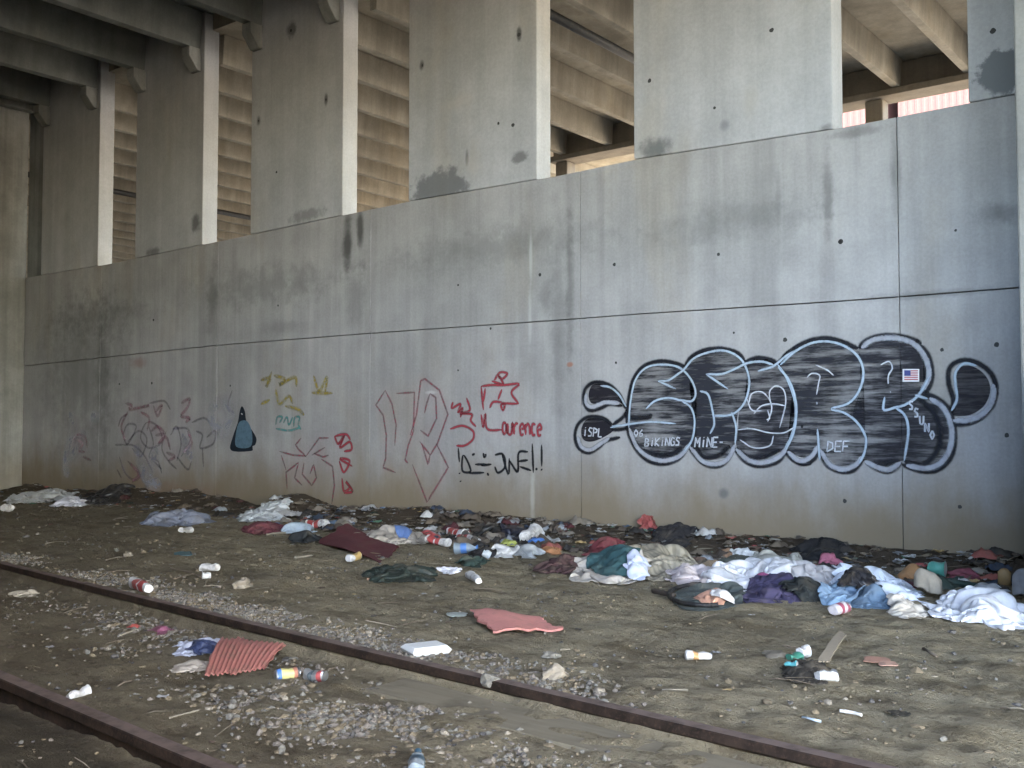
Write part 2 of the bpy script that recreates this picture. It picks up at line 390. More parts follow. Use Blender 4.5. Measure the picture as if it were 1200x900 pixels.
M_hole_shade = plain_mat((0.05, 0.05, 0.048), 0.95, 0.0)  # inner shade of holes and pits as one flat dark colour

# ---- the long retaining wall with its form panels
top_px = [(28,326),(125,310),(290,276),(480,236),(650,207),(745,187),(980,151),(1145,119),(1196,110)]
TOPX = [WP(*p).x for p in top_px]; TOPZ = [WP(*p).z for p in top_px]
mid_px = [(28,429),(250,405),(400,393),(670,374),(800,364),(1000,352),(1195,337)]
MIDX = [WP(*p).x for p in mid_px]; MIDZ = [WP(*p).z for p in mid_px]
print('TOP', [round(z,2) for z in TOPZ], 'MID', [round(z,2) for z in MIDZ])
def ztop(x): return float(np.interp(x, TOPX, TOPZ))
def zmid(x): return float(np.interp(x, MIDX, MIDZ))
wall = thing('concrete_wall', 'long grey concrete retaining wall covered in graffiti below the slab pillars', 'wall', (-9, 0.15, 0))
Jg = 0.004
for i in range(len(XJ) - 1):
    x0, x1 = XJ[i] + Jg, XJ[i+1] - Jg
    xs = [x0] + [q for q in TOPX if x0 + 0.1 < q < x1 - 0.1] + [x1]
    low = [(x0, -0.6), (x1, -0.6)] + [(x, zmid(x) - 0.005) for x in reversed(xs)]
    upp = [(x, zmid(x) + 0.005) for x in xs] + [(x, ztop(x)) for x in reversed(xs)]
    dy = [0.002, 0.001, 0.0, 0.001, 0.0, 0.001][i]
    for poly, dd in ((low, 0), (upp, 0.0)):
        v, f = prism_vf(poly, 'y', dd, 0.28, 0.003)
        mesh('wall_panel', v, f, M_wall, wall)
v, f = join(*[box_vf(XJ[i] - 0.03, XJ[i] + 0.03, 0.022, 0.26, -0.5, ztop(XJ[i]) - 0.05) for i in range(1, len(XJ) - 1)])
mesh('joint_filler', v, f, plain_mat((0.13, 0.13, 0.128), 0.95, 0.0), wall)
# snap-tie holes as flat discs, their inner shade painted as dark colour
def disc_vf(p, r, n=10, y=-0.0025):
    V = [(p.x, y, p.z)] + [(p.x + r * math.cos(a) * random.uniform(.8, 1.15), y, p.z + r * math.sin(a) * random.uniform(.8, 1.15)) for a in [2 * math.pi * k / n for k in range(n)]]
    return V, [(0, 1 + k, 1 + (k + 1) % n) for k in range(n)]
random.seed(3)
holes = [(537,334),(537,434),(633,322),(720,310),(720,310),(842,298),(1120,270),(722,425),(722,425),(985,283),(985,283),(180,375),(326,358),(270,452),(140,450),(178,449),(1104,410),(1125,594),(940,500),(1075,400),(990,587),(1168,404),(1180,510),(860,390),(920,398),(575,385)]
v, f = join(*[disc_vf(WP(*h), random.uniform(0.011, 0.023)) for h in holes])
mesh('tie_hole_shade', v, f, M_hole_shade, wall)

# ---- slab pillars on the wall
for i, (x0, x1) in enumerate(PX):
    words = ['slab pillar farthest left, next to the end wall', 'slab pillar second from the end wall, bare and shaded', 'slab pillar third from the end wall, with dark pits on its face',
             'slab pillar with a grey broken plaster patch at its foot', 'widest-looking clean slab pillar above the black graffiti, small dark smear at its left foot',
             'slab pillar at the right edge with a large dark grey patch', 'slab pillar outside the right edge'][i]
    xm = (x0 + x1) / 2
    t = thing('concrete_pillar', words, 'pillar', (xm, 0.13, ztop(xm)), 'slab pillars standing on the wall')
    zb = [(x0, ztop(x0) + 0.004), (x1, ztop(x1) + 0.004), (x1, 7.05), (x0, 7.05)]
    v, f = prism_vf(zb, 'y', -0.012, 0.24, 0.012)
    mesh('body', v, f, M_pillar, t)
    for xs in (x0 + 0.14, x1 - 0.16):
        v, f = prism_vf([(-0.014, 6.20), (-0.014, 6.52), (-0.22, 6.52), (-0.22, 6.38), (-0.08, 6.20)], 'x', xs - 0.095, xs + 0.095, 0.01)
        mesh('corbel', v, f, M_end, t)
    # shallow pits drawn as flat discs, the shade inside painted dark
    if 2 <= i <= 5:
        pits = {2: [(342,36),(383,117),(304,142),(325,202)], 3: [(496,77),(609,41),(585,145),(602,147)], 4: [(838,127),(905,36),(762,95)], 5: [(1164,37)]}[i]
        v, f = join(*[disc_vf(WP(*h), random.uniform(0.013, 0.024), y=-0.015) for h in pits])
        mesh('pit', v, f, M_hole_shade, t)

# ---- deck over the tracks (stems of double tees run out from each pillar)
deck = thing('bridge_deck', 'dark concrete deck over the tracks carried on deep ribs', 'bridge', (-8, -7, 6.5))
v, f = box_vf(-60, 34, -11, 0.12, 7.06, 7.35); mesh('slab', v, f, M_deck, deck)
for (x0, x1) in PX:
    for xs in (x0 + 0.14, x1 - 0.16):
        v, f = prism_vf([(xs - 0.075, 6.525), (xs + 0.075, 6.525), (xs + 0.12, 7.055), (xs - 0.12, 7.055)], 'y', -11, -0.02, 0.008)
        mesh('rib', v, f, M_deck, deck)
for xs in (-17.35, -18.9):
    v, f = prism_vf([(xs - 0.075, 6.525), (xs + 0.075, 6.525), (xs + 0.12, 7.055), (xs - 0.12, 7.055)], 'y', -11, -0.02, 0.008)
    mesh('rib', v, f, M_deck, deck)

# ---- end wall on the left, buttress on the right
endw = thing('end_wall', 'plain greenish grey concrete end wall closing the left side', 'wall', (-17.8, -2, 0))
v, f = box_vf(-18.3, WP(28, 500).x, -9.0, -0.004, -0.5, 6.9, 0.03); mesh('end_panel', v, f, M_end, endw)
v, f = box_vf(-18.1, WP(31, 250).x, 0.29, 1.15, ztop(-17.5) - 0.4, 6.9, 0.02); mesh('return', v, f, M_end, endw)
xb = WP(1193, 300, -1.0).x
butt = mesh('concrete_buttress', *prism_vf([(xb, -1.0), (xb + 0.8, -1.0), (xb + 0.8, 0.0 - 0.004), (xb, 0.0 - 0.004)], 'z', -0.4, 7.05, 0.015), M_end,
            loc=(xb + 0.4, -0.3, 0), label='tall concrete buttress cut off by the right edge', cat='pillar')

# unseen wall added behind the camera to darken the left, lower at right
shade_wall = thing('added_back_wall', 'unseen concrete wall added behind the viewer to keep light off the left side', 'wall', (-20, -10.2, 0))
v, f = box_vf(-60, -3.6, -9.9, -9.3, -0.5, 7.04, 0.03); mesh('shade_panel', v, f, M_end, shade_wall)
v, f = box_vf(-3.58, 0.2, -9.9, -9.3, -0.5, 3.3, 0.03); mesh('low_shade_panel', v, f, M_end, shade_wall)  # low part, shaped to let sky light in over the top
# ---- what lies beyond the wall
wing = mesh('added_wing_wall', *box_vf(-1.22, -0.9, -2.4, -1.03, -0.4, 1.5, 0.02), M_end, loc=(-0.9, -2.1, 0), label='unseen low wing wall added in front of the buttress to shade the lower right corner', cat='wall')  # unseen wall added to darken the lower right corner
M_lot = concrete('lot_gravel', (0.27, 0.24, 0.19), 0.2, 0.0)
v, f = box_vf(-400, 400, 0.285, 500, 2.2, 2.4); mesh('gravel_lot', v, f, M_lot, kind='structure')
fardeck = thing('far_deck', 'tan precast ribbed deck seen through the gaps between pillars', 'bridge', (-8, 4, 6.2))
v, f = box_vf(-60, 40, 0.125, 8.6, 6.82, 7.34); mesh('slab', v, f, M_far, fardeck)
xr = -4.0 + 1.06 * 4
while xr > -58:
    v, f = prism_vf([(xr - 0.06, 6.38), (xr + 0.06, 6.38), (xr + 0.09, 6.815), (xr - 0.09, 6.815)], 'y', 0.30, 7.45 if xr > -11.8 else 17.6, 0.008)
    mesh('rib', v, f, M_far, fardeck); xr -= 1.06
v, f = prism_vf([(7.38, 6.27), (7.86, 6.27), (7.86, 6.81), (7.56, 6.81), (7.56, 6.372), (7.38, 6.372)], 'x', -11.75, 34, 0.01)
mesh('girder', v, f, M_girder, fardeck)
v, f = box_vf(-70, -10.4, 8.61, 18.6, 6.82, 7.34); mesh('slab', v, f, M_far, fardeck)
v, f = prism_vf([(17.6, 6.0), (18.4, 6.0), (18.4, 6.815), (17.6, 6.815)], 'x', -70, -10.4, 0.01)
mesh('girder', v, f, M_girder, fardeck)
for i, xc in enumerate((-5.43, -11.5, 1.0)):
    v, f = box_vf(xc - 0.14, xc + 0.14, 7.48, 7.76, 2.35, 6.268, 0.02)
    mesh('concrete_column', v, f, M_girder, loc=(xc, 7.85, 2.4), cat='column',
         label=['slim column beyond the wall in the rightmost gap', 'slim column beyond the wall behind the patched pillar', 'column beyond the wall outside the right edge'][i])
M_pink = plain_mat((0.15, 0.056, 0.044), 0.8, 0.1)
M_roof = plain_mat((0.35, 0.34, 0.33), 0.6, 0.1)
def shed(x0, x1, y0, label):
    t = thing('corrugated_building', label, 'building', ((x0 + x1) / 2, y0, 2.4))
    n = int((x1 - x0) / 0.18); P = []
    for k in range(n):
        a = x0 + (x1 - x0) * k / n; d = (x1 - x0) / n
        P += [(a, y0), (a + d * .35, y0), (a + d * .5, y0 - .004), (a + d * .85, y0 - .004)]
    P += [(x1, y0), (x1, y0 + 6), (x0, y0 + 6)]
    v, f = prism_vf(P, 'z', 2.4, 13.0); mesh('wall', v, f, M_pink, t)
    v, f = prism_vf([(y0 - .3, 13.002), (y0 + 6.3, 13.002), (y0 + 3, 14.2)], 'x', x0 - .2, x1 + .2); mesh('roof', v, f, M_roof, t)
shed(-14.2, -9.36, 20.0, 'pink corrugated shed left of the bright sky gap')
shed(-8.98, -1.5, 20.0, 'long pink corrugated shed right of the bright sky gap')
M_pipe = plain_mat((0.03, 0.03, 0.03), 0.6, 0.1)
def tube_vf(pts, r, n=8):
    V, F = [], []
    for i, p in enumerate(pts):
        p = Vector(p); a = Vector(pts[max(i-1, 0)]); b = Vector(pts[min(i+1, len(pts)-1)]); d = (b - a).normalized()
        s = d.cross(Vector((0, 0, 1))); s = s.normalized() if s.length > 1e-4 else Vector((1, 0, 0)); q = s.cross(d)
        rr = r[i] if isinstance(r, (list, tuple)) else r
        for k in range(n):
            th = 2 * math.pi * k / n; V.append(tuple(p + s * rr * math.cos(th) + q * rr * math.sin(th)))
        if i: 
            o = (i - 1) * n
            F += [(o + k, o + (k+1) % n, o + n + (k+1) % n, o + n + k) for k in range(n)]
    F += [tuple(range(n))[::-1], tuple(range(len(V) - n, len(V)))]
    return V, F
for xp, zp, lab in ((-20.8, 6.30, 'thin black pipe under the tan ribs in the two left gaps'), (-7.5, 6.30, 'black pipe under the tan ribs in the gap right of the patched pillar')):
    v, f = tube_vf([(xp, 0.4, zp), (xp, 3, zp), (xp, 7.4, zp)], 0.06)
    mesh('conduit_pipe', v, f, M_pipe, loc=(xp, 3.8, zp), label=lab, cat='pipe', smooth_=True)

# ================================================================== GRAFFITI (flat paint on the wall)
def catmull(P, n=8):
    if len(P) < 3: return [tuple(np.array(P[0]) * (1 - k / n) + np.array(P[1]) * k / n) for k in range(n + 1)]
    P = [np.array(p, float) for p in P]; out = []
    closed = np.allclose(P[0], P[-1])
    for i in range(len(P) - 1):
        p1, p2 = P[i], P[i+1]
        p0 = P[i-1] if i > 0 else (P[-2] if closed else 2 * p1 - p2)
        p3 = P[i+2] if i + 2 < len(P) else (P[1] if closed else 2 * p2 - p1)
        for k in range(n):
            t = k / n
            out.append(tuple(0.5 * ((2*p1) + (-p0 + p2)*t + (2*p0 - 5*p1 + 4*p2 - p3)*t*t + (-p0 + 3*p1 - 3*p2 + p3)*t**3)))
    out.append(tuple(P[-1])); return out
def ribbon(pts, w, y, taper=True, curve=True, n=7):
    P = catmull(pts, n) if curve else pts
    if not curve:
        Q = []
        for i in range(len(P) - 1):
            for k in range(4): Q.append(tuple(np.array(P[i]) * (1 - k/4) + np.array(P[i+1]) * k/4))
        P = Q + [tuple(P[-1])]
    X = np.array([(WP(*p).x, WP(*p).z) for p in P])
    d = np.gradient(X, axis=0); L = np.linalg.norm(d, axis=1) + 1e-9; nrm = np.stack([-d[:, 1] / L, d[:, 0] / L], 1)
    m = len(X); ww = np.full(m, w / 2.0)
    if taper: ww *= np.clip(np.minimum(np.arange(m) + 1.2, m - np.arange(m) + 0.2) / 3.0, 0.35, 1)
    A, B = X + nrm * ww[:, None], X - nrm * ww[:, None]
    V = [(a[0], y, a[1]) for a in A] + [(b[0], y, b[1]) for b in B]
    F = [(i, i + 1, m + i + 1, m + i) for i in range(m - 1)]
    return V, F, [(0.5, 0.0)] * m + [(0.5, 1.0)] * m
_yk = [0]
def strokes(name, lines, w, mat, parent, y=-0.004, curve=True, taper=True, label=None):
    V, F, UV = [], [], []
    for j, ln in enumerate(lines):
        yy = y - 0.00004 * j
        a, b, c = ribbon(ln, w, yy, taper, curve); k = len(V); V += a; F += [tuple(i + k for i in q) for q in b]; UV += c
    return mesh(name, V, F, mat, parent, uv=UV, label=label)
def fillpoly(name, poly, y, mat, parent, curve=True):
    P = catmull(poly + [poly[0]], 5)[:-1] if curve else poly
    bm = bmesh.new(); vs = []
    for p in P: q = WP(*p); vs.append(bm.verts.new((q.x, y, q.z)))
    fc = bm.faces.new(vs); bmesh.ops.triangulate(bm, faces=[fc])
    v, f = bm_vf(bm)
    return mesh(name, v, f, mat, parent)
A = lambda *P: [(660 + x / 4.286, 380 + y / 4.286) for x, y in P]
B = lambda *P: [(900 + x / 4.0, 380 + y / 4.0) for x, y in P]
V6 = lambda *P: [(420 + x / 4.092, 400 + y / 4.092) for x, y in P]
V5 = lambda *P: [(250 + x / 4.5, 400 + y / 4.5) for x, y in P]
V4 = lambda *P: [(x / 4.0, 400 + y / 4.0) for x, y in P]

P_black = spray_mat('spray_black', (0.012, 0.013, 0.018), 0.97, 0.12)
P_fill = spray_mat('spray_black_scraped', (0.026, 0.027, 0.035), 0.95, 0, 0.76, soft=False)
P_fill2 = spray_mat('spray_black_thin', (0.02, 0.02, 0.028), 0.88, 0, 0.8, soft=False)
P_drop = spray_mat('spray_black_drop', (0.018, 0.016, 0.022), 0.95, 0, 0.35, soft=False)
P_lblue = spray_mat('spray_pale_blue', (0.42, 0.50, 0.58), 0.9, 0.3)
P_white = spray_mat('spray_white', (0.62, 0.64, 0.68), 0.85, 0.35)
P_grey = spray_mat('spray_grey_wash', (0.42, 0.43, 0.47), 0.85, 0.3)
P_red = spray_mat('spray_red', (0.38, 0.05, 0.07), 0.85, 0.3)
P_redl = spray_mat('spray_red_faded', (0.35, 0.09, 0.12), 0.66, 0.4)
P_purp = spray_mat('spray_faded_purple', (0.15, 0.11, 0.17), 0.55, 0.55)
P_pink = spray_mat('spray_faded_pink', (0.40, 0.16, 0.21), 0.55, 0.5)
P_yel = spray_mat('spray_yellow', (0.42, 0.33, 0.06), 0.6, 0.6)
P_teal = spray_mat('spray_teal', (0.10, 0.33, 0.32), 0.65, 0.5)
P_pale = spray_mat('spray_pale_wash', (0.50, 0.50, 0.56), 0.42, 0.9, soft=True, scale=5)

# ---- big black bubble lettering
g = thing('bubble_graffiti', '', '', (WP(900, 480).x, 0, 1.4)); 
for k in ('label', 'category'): del g[k]
g.parent = wall; g.location = Vector((WP(900, 480).x, 0, 1.4)) - wloc(wall)
g['label'] = 'large black and pale blue bubble letters on the right half of the wall'
F1 = A((330,500),(340,400),(360,290),(420,215),(500,195),(590,210),(645,260),(672,330),(662,390),(668,480),(655,570),(610,640),(540,672),(460,672),(390,640),(345,580))
F2 = A((612,215),(650,165),(720,132),(800,125),(880,150),(920,200),(942,280),(930,370),(880,440),(872,520),(868,590),(830,660),(770,680),(700,675),(640,620),(668,520),(668,330))
F3 = A((915,190),(980,170),(1060,185),(1110,230),(1160,330),(1175,430),(1160,530),(1120,620),(1050,660),(980,680),(910,665),(870,610),(880,520),(885,440),(925,370),(942,280))
F4 = B((50,185),(130,115),(200,80),(280,70),(370,95),(425,125),(450,220),(430,310),(380,365),(320,400),(400,430),(450,490),(470,550),(445,630),(390,660),(340,668),(280,640),(240,570),(225,600),(170,625),(110,605),(85,585),(130,480),(135,370),(100,260))
F5 = B((425,120),(470,85),(540,65),(620,68),(700,100),(750,180),(760,240),(725,315),(800,360),(840,430),(850,520),(830,610),(780,655),(720,665),(630,640),(560,672),(500,660),(450,625),(470,550),(455,490),(400,430),(430,320),(450,220))
D1 = A((320,415),(290,360),(250,320),(200,300),(150,305),(130,345),(135,385),(160,400),(220,385),(270,385))
D2 = A((255,530),(220,485),(170,472),(120,478),(95,520),(100,575),(140,590),(200,570))
D3 = B((860,420),(880,370),(880,290),(878,240),(900,200),(950,195),(1000,220),(1035,265),(1042,320),(1015,380),(960,420),(900,430))
for k, (fp, m) in enumerate(((F1, P_fill), (F2, P_fill), (F3, P_fill2), (F4, P_fill), (F5, P_fill2), (D1, P_drop), (D2, P_drop), (D3, P_drop))):
    fillpoly('fill', fp, -0.0045 - 0.0004 * k, m, g)
outl = [
    A((320,500),(328,400),(350,290),(390,225),(440,195),(510,185),(580,200),(612,215)), A((612,215),(650,160),(720,128),(800,122),(880,145),(915,188)),
    A((915,188),(980,168),(1050,180),(1080,195),(1130,145),(1200,100)), B((60,170),(130,110),(200,75),(280,65),(360,85),(425,115)),
    B((425,110),(470,72),(540,52),(620,55),(690,75),(720,95)), B((715,95),(755,150),(772,230),(760,290),(735,325)),
    B((720,320),(790,345),(850,400),(876,500),(865,610),(810,675),(750,690),(690,680),(630,655)), B((630,650),(570,690),(510,675),(450,632)), B((450,632),(400,685),(340,690),(280,660),(245,600)),
    B((240,580),(220,630),(170,655),(120,635),(85,595)), A((1135,640),(1170,680),(1210,695),(1250,700)), A((1130,625),(1080,690),(990,712),(920,690),(860,620)), A((860,625),(820,690),(770,715),(700,695),(630,615)),
    A((630,615),(590,670),(520,700),(440,690),(380,640),(340,570),(322,500)),
    A((315,425),(290,360),(250,315),(200,293),(150,295),(112,330),(108,390),(135,432),(190,422),(240,400),(300,410)), A((330,430),(300,470),(250,505)), A((250,505),(200,470),(130,466),(80,500),(62,560),(80,620),(130,645),(180,620),(220,585),(290,568)), A((245,530),(290,528),(330,520)),
    B((855,415),(872,360),(850,280),(850,215),(880,180),(935,168),(1000,190),(1050,235),(1070,300),(1055,375),(1010,430),(950,462),(875,472)),
    A((330,470),(420,470),(450,455)), A((345,560),(390,625),(460,655),(540,655),(600,620)), A((870,620),(930,665),(1010,668),(1090,630)), A((660,610),(710,665),(780,660),(840,610)), B((480,650),(560,652),(620,640)), B((640,640),(720,660),(790,600),(810,500),(770,400),(700,345)),
]
strokes('outline', outl, 0.060, P_black, g, -0.0105)
gw = [A((335,520),(370,610),(430,665),(510,685),(590,660),(640,600)), A((640,615),(700,685),(770,702),(830,675),(866,605)), A((870,625),(930,680),(1000,695),(1080,670),(1128,620)), B((95,595),(150,640),(205,620),(236,570)), B((250,590),(290,655),(350,680),(410,660),(445,620)), B((455,640),(510,668),(570,680),(625,648)), B((650,660),(740,675),(810,650),(855,580),(862,490),(830,400),(760,345)), B((440,110),(500,72),(600,65),(690,95),(745,170),(755,250),(720,315)), B((870,450),(950,448),(1020,410),(1055,350),(1058,280)), A((120,345),(118,395),(150,415),(215,392),(285,400)), A((75,560),(95,615),(140,630),(190,600),(235,572))]
strokes('halo', gw, 0.065, P_grey, g, -0.0115)
lb = [A((332,520),(340,400),(365,285),(415,222),(490,203),(580,215),(640,270),(668,340),(650,385),(595,382),(530,370),(465,385),(418,425)), A((600,385),(645,420),(664,490),(650,580),(610,640)), A((240,518),(330,502),(450,490),(570,500)),
      A((480,285),(530,282),(580,250),(612,225),(655,175),(720,145),(800,132),(870,155),(915,205),(938,290),(920,380),(880,435),(830,458),(760,460)), A((480,285),(570,325)), A((690,335),(730,352),(750,420),(762,500),(740,550)), A((720,250),(800,250),(870,222),(930,195),(1000,188),(1060,205)), A((720,250),(830,325)), A((850,440),(872,520),(866,600)),
      A((980,235),(1050,215),(1080,195),(1130,155),(1200,120)), A((1080,200),(1130,280),(1165,380),(1170,470),(1150,560),(1115,625)), B((60,190),(130,128),(210,88),(290,82),(370,107),(428,158),(450,230),(430,310),(380,370),(300,397),(360,415),(420,460),(460,530),(455,600),(430,650)), B((245,640),(240,570),(235,490)), B((85,590),(125,500),(135,380),(105,270),(50,200)),
      B((760,245),(710,330),(650,375),(600,390),(545,400),(550,340)), B((600,390),(645,430),(660,510),(640,640)), B((690,330),(750,350)), A((320,415),(285,355),(240,318),(190,308)), B((862,405),(888,350),(880,280),(882,225),(920,185),(980,195)), A((250,512),(330,505))]
strokes('highlight', lb, 0.034, P_lblue, g, -0.0125)
wl = [A((935,400),(950,350),(1000,340),(1040,380),(1050,430),(1030,490)), A((1045,400),(1040,340),(1070,310),(1110,330),(1120,400),(1090,520)), A((960,450),(1000,410),(1060,400),(1120,410)), A((880,530),(950,525),(1040,545),(1110,545),(1160,520)), A((925,370),(950,430),(1000,435)), A((1030,430),(1040,470),(1025,480)), A((890,580),(960,620),(1040,610),(1060,560)),
      B((185,250),(210,230),(245,240),(240,275),(230,330)), B((230,365),(233,370),(230,375)), B((530,190),(570,175),(585,205),(568,240),(565,280)), B((575,315),(578,320)), B((225,190),(280,215),(310,240))]
strokes('scribble', wl, 0.020, P_white, g, -0.0135)

# hand-lettered tags: a small stroke alphabet (unit box, y down)
LET = {'A': [[(0,1),(.5,0),(1,1)],[(.2,.65),(.8,.65)]], 'B': [[(0,1),(0,0),(.8,.15),(.75,.42),(0,.5),(.9,.65),(.8,.95),(0,1)]], 'C': [[(1,.1),(.3,0),(0,.5),(.3,1),(1,.9)]], 'D': [[(0,1),(0,0),(.8,.2),(.9,.7),(0,1)]],
       'E': [[(1,0),(0,0),(0,1),(1,1)],[(0,.5),(.8,.5)]], 'F': [[(1,0),(0,0),(0,1)],[(0,.5),(.8,.5)]], 'G': [[(1,.15),(.3,0),(0,.5),(.3,1),(1,.9),(1,.55),(.6,.55)]], 'I': [[(.5,0),(.5,1)]], 'K': [[(0,0),(0,1)],[(1,0),(0,.55),(1,1)]],
       'L': [[(0,0),(0,1),(.9,1)]], 'M': [[(0,1),(0.05,0),(.5,.6),(.95,0),(1,1)]], 'N': [[(0,1),(0,0),(1,1),(1,0)]], 'O': [[(.5,0),(0,.5),(.5,1),(1,.5),(.5,0)]], 'P': [[(0,1),(0,0),(.9,.2),(.8,.5),(0,.55)]], 'R': [[(0,1),(0,0),(.9,.2),(.8,.5),(0,.55),(1,1)]],
       'S': [[(1,.1),(.3,0),(.1,.3),(.8,.6),(.8,.95),(0,.95)]], 'U': [[(0,0),(.1,.9),(.6,1),(.95,.8),(1,0)]], 'V': [[(0,0),(.5,1),(1,0)]], '6': [[(.8,0),(.1,.5),(.2,1),(.8,.9),(.8,.6),(.15,.6)]], '.': [[(.4,.9),(.5,1)]], '-': [[(.1,.5),(.8,.5)]], 'i': [[(.5,.25),(.5,1)],[(.45,0),(.55,.05)]],
       'a': [[(.9,.45),(.3,.4),(.1,.75),(.4,1),(.85,.8),(.9,.45),(1,1)]], 'u': [[(0,.4),(.1,.95),(.7,.95),(.9,.4),(1,1)]], 'r': [[(0,.4),(.1,1)],[(.1,.6),(.5,.4),(.9,.45)]], 'e': [[(.1,.7),(.9,.65),(.6,.4),(.1,.6),(.3,1),(.9,.95)]], 'n': [[(0,.4),(.05,1)],[(.05,.6),(.5,.4),(.9,.6),(.95,1)]], 'c': [[(.9,.45),(.3,.4),(.1,.75),(.4,1),(.9,.95)]]}
def text(s, x, y, w, h, slant=0.0, rise=0.0, gap=0.3):
    out = []; step = w * (1 + gap)
    for i, ch in enumerate(s):
        for ln in LET.get(ch, []):
            out.append([(x + i * step + px * w + slant * (1 - py) * h, y + rise * i * step + py * h) for px, py in ln])
    return out
tx = text('o6.'.replace('o', 'O'), 744, 503.5, 4.6, 8) + text('BiKiNGS', 756.5, 513.5, 4.6, 9.5, 0.1, -0.03) + text('MiNE-', 815, 512.5, 5.4, 11.5, 0.1)
tx += text('iSPL', 684, 501, 4.6, 10, 0.1, 0.05) + text('DEF', 970, 517, 7, 12, 0.1) + text('SSUNO', 1066, 470, 4.6, 10, 0.0, 1.4, 0.35)
strokes('tag', tx, 0.024, P_white, g, -0.015, curve=False, taper=False)
# small flag sticker
fl = [(1059.0,432.5),(1077.5,432.5),(1077.5,447.5),(1059.0,447.5)]
fs = bpy.data.objects.new('flag_sticker', None); C.objects.link(fs); fs.parent = wall; q = WP(1068, 440); fs.location = Vector((q.x, 0, q.z)) - wloc(wall)
fs['label'] = 'small white-bordered flag sticker with red stripes and a blue corner'
def quad(name, u0, v0, u1, v1, y, mat, parent):
    P = [WP(u0, v1), WP(u1, v1), WP(u1, v0), WP(u0, v0)]
    return mesh(name, [(p.x, y, p.z) for p in P], [(0, 1, 2, 3)], mat, parent)
M_wht = plain_mat((0.75, 0.74, 0.74), 0.6, 0.05); M_red = plain_mat((0.45, 0.05, 0.06), 0.6, 0.05); M_blu = plain_mat((0.05, 0.06, 0.25), 0.6, 0.05)
quad('border', 1058.5, 432.5, 1078, 447.5, -0.0175, M_wht, fs)
for k in range(5): quad('stripe', 1060.5, 434 + 2.5 * k, 1076.5, 435.4 + 2.5 * k, -0.0185, M_red, fs)
quad('canton', 1060.5, 434, 1068, 440.6, -0.0195, M_blu, fs)

def group_part(name, label, u, v):
    e = bpy.data.objects.new(name, None); C.objects.link(e); e.parent = wall
    q = WP(u, v); e.location = Vector((q.x, 0, q.z)) - wloc(wall); e['label'] = label
    return e
# ---- red angular letters and small red writing
g2 = group_part('red_graffiti', 'thin red outline letters in the middle of the wall', 480, 510)
red = [V6((130,235),(85,305),(120,355),(135,450),(132,560),(120,605),(180,630)), V6((130,235),(162,300),(182,400),(175,500)), V6((183,250),(270,245),(265,430),(240,500),(225,570),(240,585)), V6((250,450),(280,350),(300,190),(320,180),(390,235),(430,350),(380,490),(345,545),(295,480)), V6((345,250),(328,300),(318,345)), V6((345,250),(372,270),(376,370),(335,455),(298,425)), V6((345,545),(335,590),(305,490)), V6((260,590),(330,770),(380,690),(432,605),(375,490))]
strokes('letter_outline', red, 0.038, P_redl, g2, -0.004, curve=False)
g3 = group_part('red_tag', 'small dense red scribbled tag above the black writing', 585, 480)
r3 = [V6((455,290),(450,320),(490,300),(480,340),(500,320),(490,365)), V6((520,270),(535,330),(490,345),(545,350),(540,380),(565,410)), V6((440,420),(500,405),(550,430),(550,470),(510,500),(470,500)),
      V6((650,190),(680,150),(715,155),(690,180),(670,160),(695,205),(640,190)), V6((590,215),(640,210),(700,210),(770,205),(735,245),(770,300)), V6((590,215),(600,330)), V6((610,225),(600,290)), V6((630,320),(650,290),(700,300),(695,330),(690,300),(770,300)), V6((670,280),(690,230)), V6((590,350),(600,410),(610,350),(620,420),(690,425))]
r3 += text('Laurence'.replace('L', ''), 420 + 690/4.092, 400 + 355/4.092, 5.6, 22, 0.0, 0.04, 0.22)
strokes('scrawl', r3, 0.046, P_red, g3, -0.004)
g4 = group_part('black_tag', 'black dashed writing with exclamation marks on the wall', 588, 542)
bl = [V6((480,510),(485,580)), V6((485,630),(487,636)), V6((490,668),(492,674)), V6((505,545),(540,620),(500,620),(505,545)), V6((545,545),(560,540)), V6((560,590),(615,590)), V6((530,632),(605,630)), V6((600,535),(605,555),(615,540)), V6((590,595),(640,590)), V6((620,630),(625,645)), V6((655,545),(690,540),(705,570),(700,610),(670,630),(655,600)), V6((690,545),(720,635),(725,560)), V6((725,570),(765,625),(770,535),(815,530)), V6((770,575),(815,570)), V6((775,600),(830,620)), V6((835,490),(840,630)), V6((880,495),(880,600)), V6((850,610),(860,615)), V6((878,612),(882,618))]
strokes('scrawl', bl, 0.042, P_black, g4, -0.004)
g5 = group_part('red_doodle', 'faded red crossed doodle with a red vertical tag', 385, 545)
dd = [V5((350,580),(420,600),(490,605),(450,570),(435,545),(465,510)), V5((490,605),(560,510),(610,510)), V5((520,600),(590,560)), V5((530,590),(580,610),(610,600)), V5((390,780),(385,690),(450,640),(430,720),(470,760)), V5((480,640),(470,700),(520,760),(545,720),(530,650),(510,700)), V5((570,620),(630,660),(640,760),(625,860)), V5((360,600),(385,680))]
strokes('doodle_line', dd, 0.040, P_redl, g5, -0.004, curve=False)
dv = [V5((640,500),(660,540),(690,500),(670,560),(720,530),(730,570),(690,580)), V5((640,500),(700,490),(725,520)), V5((665,630),(690,690),(720,630),(670,620),(735,660)), V5((680,720),(690,790),(720,770),(700,740),(735,790),(690,800))]
strokes('vertical_scrawl', dv, 0.052, P_red, g5, -0.0045)
g6 = group_part('yellow_teal_tag', 'faint yellow scrawl over a small teal scrawl', 340, 470)
